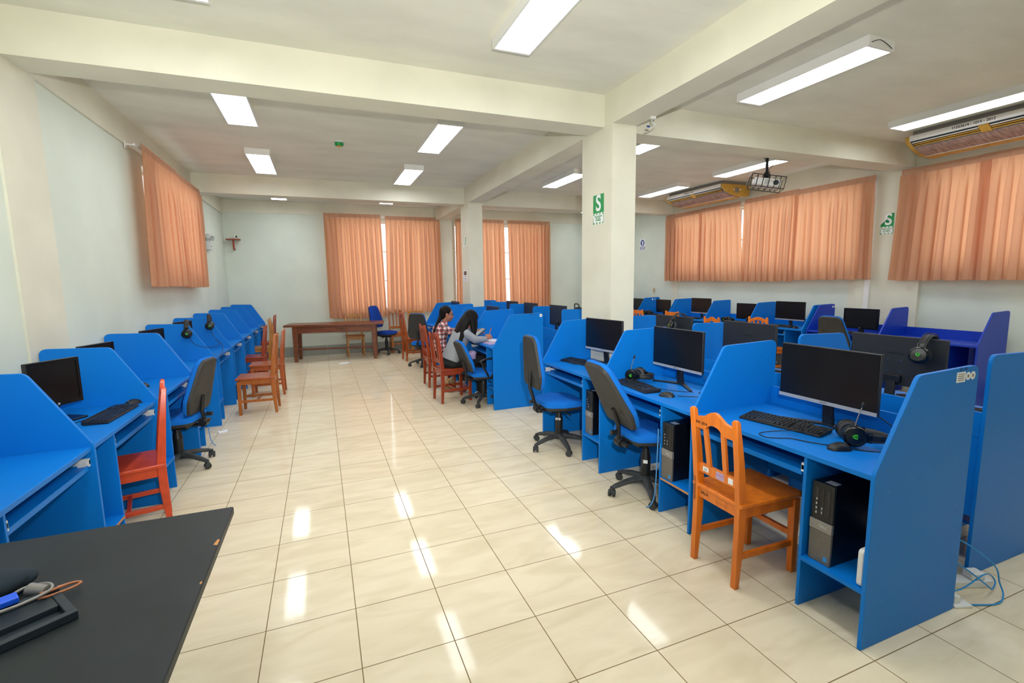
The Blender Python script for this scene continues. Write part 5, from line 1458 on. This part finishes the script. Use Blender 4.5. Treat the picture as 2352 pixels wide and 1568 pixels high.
# person in the grey sweater, bent over the desk
hipA = Vector((1.925, 4.32, 0.555)); midA = Vector((1.985, 4.32, 0.70)); chA = Vector((2.075, 4.32, 0.865)); nkA = Vector((2.165, 4.32, 0.985))
ThA = frame((2.215, 4.325, 1.085), (0.80, -0.05, -0.60), (0.60, -0.05, 0.80))
armsA = [((2.105, 4.155, 0.915), (2.215, 4.12, 0.735 + 0.095), (2.375, 4.16, 0.828), frame((2.385, 4.165, 0.835), (0.85, 0.25, 0.35), (0.2, -0.75, 0.6)), 1.0),
         ((2.105, 4.485, 0.915), (2.18, 4.53, 0.80), (2.335, 4.50, 0.890), frame((2.345, 4.495, 0.897), (0.90, -0.25, 0.25), (0.1, 0.85, 0.5)), 0.9)]
pA, VA, SA = sitter('person in a grey sweater with long black hair, writing and holding a phone', 'a', hipA, midA, chA, nkA, ThA, armsA,
    [(2.37, 4.24, 0.535), (2.37, 4.42, 0.535)], [(2.32, 4.23, 0.0), (2.36, 4.43, 0.0)], 'sweater', (1.935, 4.325, 0))
hb = MB(); TT = SA @ ThA
hb.ball((-0.018, 0, 0.040), (0.102, 0.088, 0.098), 24, 16, TT)
hb.ball((-0.045, 0, -0.02), (0.075, 0.088, 0.10), 20, 12, TT)
def lock(m, pts, w0, w1, d0, d1, flat=Vector((0, 1, 0))):
    P = spline([VA(p) if m is hb or m is hb2 else p for p in pts], 6); rings = []
    for i, p in enumerate(P):
        a = P[max(0, i - 1)]; b_ = P[min(len(P) - 1, i + 1)]; d = (b_ - a).normalized()
        u = (flat - d * flat.dot(d)).normalized(); v = d.cross(u); k = i / (len(P) - 1)
        w = w0 + (w1 - w0) * k; dd = d0 + (d1 - d0) * k
        rings.append([p + u * w * math.cos(q) + v * dd * math.sin(q) for q in [2 * PI * j / 14 for j in range(14)]])
    m.loft(rings)
hb2 = None
lock(hb, [(2.165, 4.32, 1.13), (2.09, 4.31, 1.05), (2.03, 4.30, 0.95), (1.975, 4.29, 0.84)], 0.085, 0.10, 0.055, 0.030)
lock(hb, [(2.17, 4.26, 1.10), (2.10, 4.20, 1.00), (2.05, 4.17, 0.90), (2.01, 4.16, 0.80)], 0.05, 0.055, 0.05, 0.022)
lock(hb, [(2.21, 4.245, 1.12), (2.215, 4.225, 1.03), (2.215, 4.20, 0.95), (2.20, 4.19, 0.88)], 0.026, 0.022, 0.042, 0.022)
lock(hb, [(2.25, 4.255, 1.13), (2.275, 4.24, 1.05), (2.26, 4.225, 0.95), (2.235, 4.215, 0.87)], 0.016, 0.012, 0.024, 0.014)
lock(hb, [(2.22, 4.40, 1.12), (2.23, 4.41, 1.03), (2.22, 4.43, 0.95), (2.20, 4.43, 0.87)], 0.026, 0.022, 0.04, 0.022)
hh = hb.build('hair', 'hair', pA); remesh(hh, 0.006, 3)
ph = thing('mobile_phone', 'black phone held by the person in grey', 'phone', (2.36, 4.36, 0.905), 0, rot=(0.15, -0.55, 0.25))
MB().box(-0.085, 0.085, -0.042, 0.042, -0.005, 0.005).build('case', 'blackg', ph, bevel=0.003)
MB().box(-0.078, 0.078, -0.037, 0.037, 0.005, 0.0056).build('screen', 'screen', ph, smooth=False)
pn = thing('pencil', 'orange pencil with a red end in the hand of the person in grey', 'pencil', (2.425, 4.165, 0.865), 0, rot=(0.10, 0.28, 0))
MB().cyl((0, 0, -0.05), (0, 0, 0.105), 0.0045, n=6).build('shaft', 'pencil', pn)
MB().cyl((0, 0, 0.105), (0, 0, 0.122), 0.0048, n=12).build('eraser', 'red', pn)
MB().cyl((0, 0, -0.05), (0, 0, -0.068), 0.0045, 0.0008, n=6).build('tip', 'ink', pn)
def sheets(label, loc, rz, w, h, n_, name='paper_stack', m='paper'):
    t = thing(name, label, 'paper', loc, rz)
    for k in range(n_):
        a = 0.12 * k - 0.1; T = Matrix.Rotation(a, 4, 'Z')
        v = []
        for i in range(7):
            for j in range(5):
                x = -w / 2 + w * i / 6; y = -h / 2 + h * j / 4
                v.append((x + 0.01 * k, y, 0.002 + 0.003 * k + 0.007 * (k + 1) * (0.5 + 0.5 * math.sin(3.0 * i / 6 + k)) * (j / 4) ** 2))
        f = [(i * 5 + j, (i + 1) * 5 + j, (i + 1) * 5 + j + 1, i * 5 + j + 1) for i in range(6) for j in range(4)]
        MB().add(v, f, T).build('sheet', m, t)
    return t
sheets('loose white papers on the desk in front of the person in grey', (2.50, 4.28, DZ + 0.001), 0.2, 0.21, 0.29, 3)
nb = thing('notebook', 'thin violet-edged notebook under the loose papers', 'notebook', (2.43, 4.14, DZ), 0.1)
MB().box(-0.105, 0.105, -0.14, 0.14, 0.0, 0.006).build('cover', 'lilac', nb, bevel=0.001)
nb.location.z = DZ - 0.0; nb.location.y = 3.99 + 0.05
lb_ = thing('lilac_bag', 'shiny lilac bag on the lap of the person in grey', 'bag', (2.16, 4.20, 0.615), 0.1)
o_ = MB().box(-0.07, 0.06, -0.07, 0.07, -0.05, 0.04).ball((0.04, 0, 0.03), (0.05, 0.08, 0.035), 14, 8).ball((-0.05, -0.02, 0.03), (0.04, 0.05, 0.03), 12, 8).build('bag_body', 'lilac', lb_, sub=0)
remesh(o_, 0.008, 6)
fb = thing('cloth_bag', 'tan patterned bag on the floor under the dark red chairs', 'bag', (2.02, 4.80, 0.0), 0.2)
MB().ball((0, 0, 0.10), (0.10, 0.07, 0.10), 16, 10).build('bag_body', mat('tan_pattern', 'b08a5c', 0.8, col2='5c4630', nscale=25), fb)
MB().tube(spline([(-0.05, 0, 0.18), (-0.03, 0, 0.27), (0.03, 0, 0.27), (0.05, 0, 0.18)]), 0.006, 6).build('strap', 'tan', fb)
f3 = thing('pink_bag', 'pink striped bag with a hanging strap on the floor by the chair leg', 'bag', (2.17, 4.66, 0.0), 0.4)
MB().ball((0, 0, 0.07), (0.09, 0.06, 0.07), 16, 10).build('bag_body', mat('pink_stripes', 'b98a90', 0.8, col2='7d3d4c', nscale=9, stretch=(1, 1, 8)), f3)
MB().tube(spline([(-0.04, -0.05, 0.11), (-0.06, -0.08, 0.05), (-0.07, -0.09, 0.005)]), 0.006, 6).build('strap', 'lilac', f3)

# person in the plaid shirt
hipB = Vector((1.99, 5.33, 0.56)); midB = Vector((2.00, 5.33, 0.72)); chB = Vector((2.035, 5.325, 0.875)); nkB = Vector((2.085, 5.31, 0.985))
ThB = frame((2.130, 5.30, 1.105), (0.97, -0.16, -0.16), (0.15, 0.0, 0.98))
armsB = [((2.06, 5.155, 0.905), (2.17, 5.11, 0.755 + 0.08), (2.42, 5.17, 0.822), frame((2.43, 5.17, 0.822), (0.98, 0.1, -0.05), (0, -0.15, 1)), 0.35),
         ((2.06, 5.49, 0.905), (2.17, 5.53, 0.83), (2.42, 5.45, 0.822), frame((2.43, 5.45, 0.822), (0.98, -0.1, -0.05), (0, 0.15, 1)), 0.35)]
pB, VA, SB = sitter('person in a red plaid shirt with glasses and a long black ponytail, looking ahead', 'b', hipB, midB, chB, nkB, ThB, armsB,
    [(2.42, 5.25, 0.535), (2.42, 5.42, 0.535)], [(2.38, 5.24, 0.0), (2.40, 5.43, 0.0)], 'plaid', (2.00, 5.36, 0))
hb = MB(); TT = SB @ ThB
hb.ball((-0.024, 0, 0.042), (0.098, 0.084, 0.094), 24, 16, TT)
hb.ball((-0.055, 0, -0.010), (0.062, 0.074, 0.070), 20, 12, TT)
lock(hb, [(2.06, 5.30, 1.10), (2.005, 5.285, 1.02), (1.955, 5.265, 0.93), (1.905, 5.25, 0.83), (1.87, 5.24, 0.74)], 0.042, 0.030, 0.036, 0.016)
hh = hb.build('hair', 'hair', pB); remesh(hh, 0.006, 3)
g_ = MB()
for s_ in (-1, 1):
    g_.tube([TT @ Vector((0.097, s_ * 0.031 + 0.022 * math.cos(q), 0.002 + 0.015 * math.sin(q))) for q in [2 * PI * k / 16 for k in range(16)]], 0.0014, 6, closed=True)
    g_.tube([TT @ Vector((0.097, s_ * 0.053, 0.006)), TT @ Vector((0.05, s_ * 0.074, 0.008)), TT @ Vector((-0.005, s_ * 0.080, 0.006))], 0.0014, 6)
g_.tube([TT @ Vector((0.098, -0.009, 0.006)), TT @ Vector((0.101, 0, 0.009)), TT @ Vector((0.098, 0.009, 0.006))], 0.0014, 6)
g_.build('glasses', 'ink', pB)
cl = MB()
NB = VA(nkB)
cl.loft([[NB + Vector((0.062 * math.cos(q), 0.066 * math.sin(q), z + 0.012 * math.cos(q))) for q in [2 * PI * k / 20 for k in range(20)]] for z in (-0.03, 0.012)] + [[NB + Vector((0.056 * math.cos(q), 0.060 * math.sin(q), z + 0.012 * math.cos(q))) for q in [2 * PI * k / 20 for k in range(20)]] for z in (0.012, -0.02)], cap=False)
cl.build('collar', 'plaid', pB)
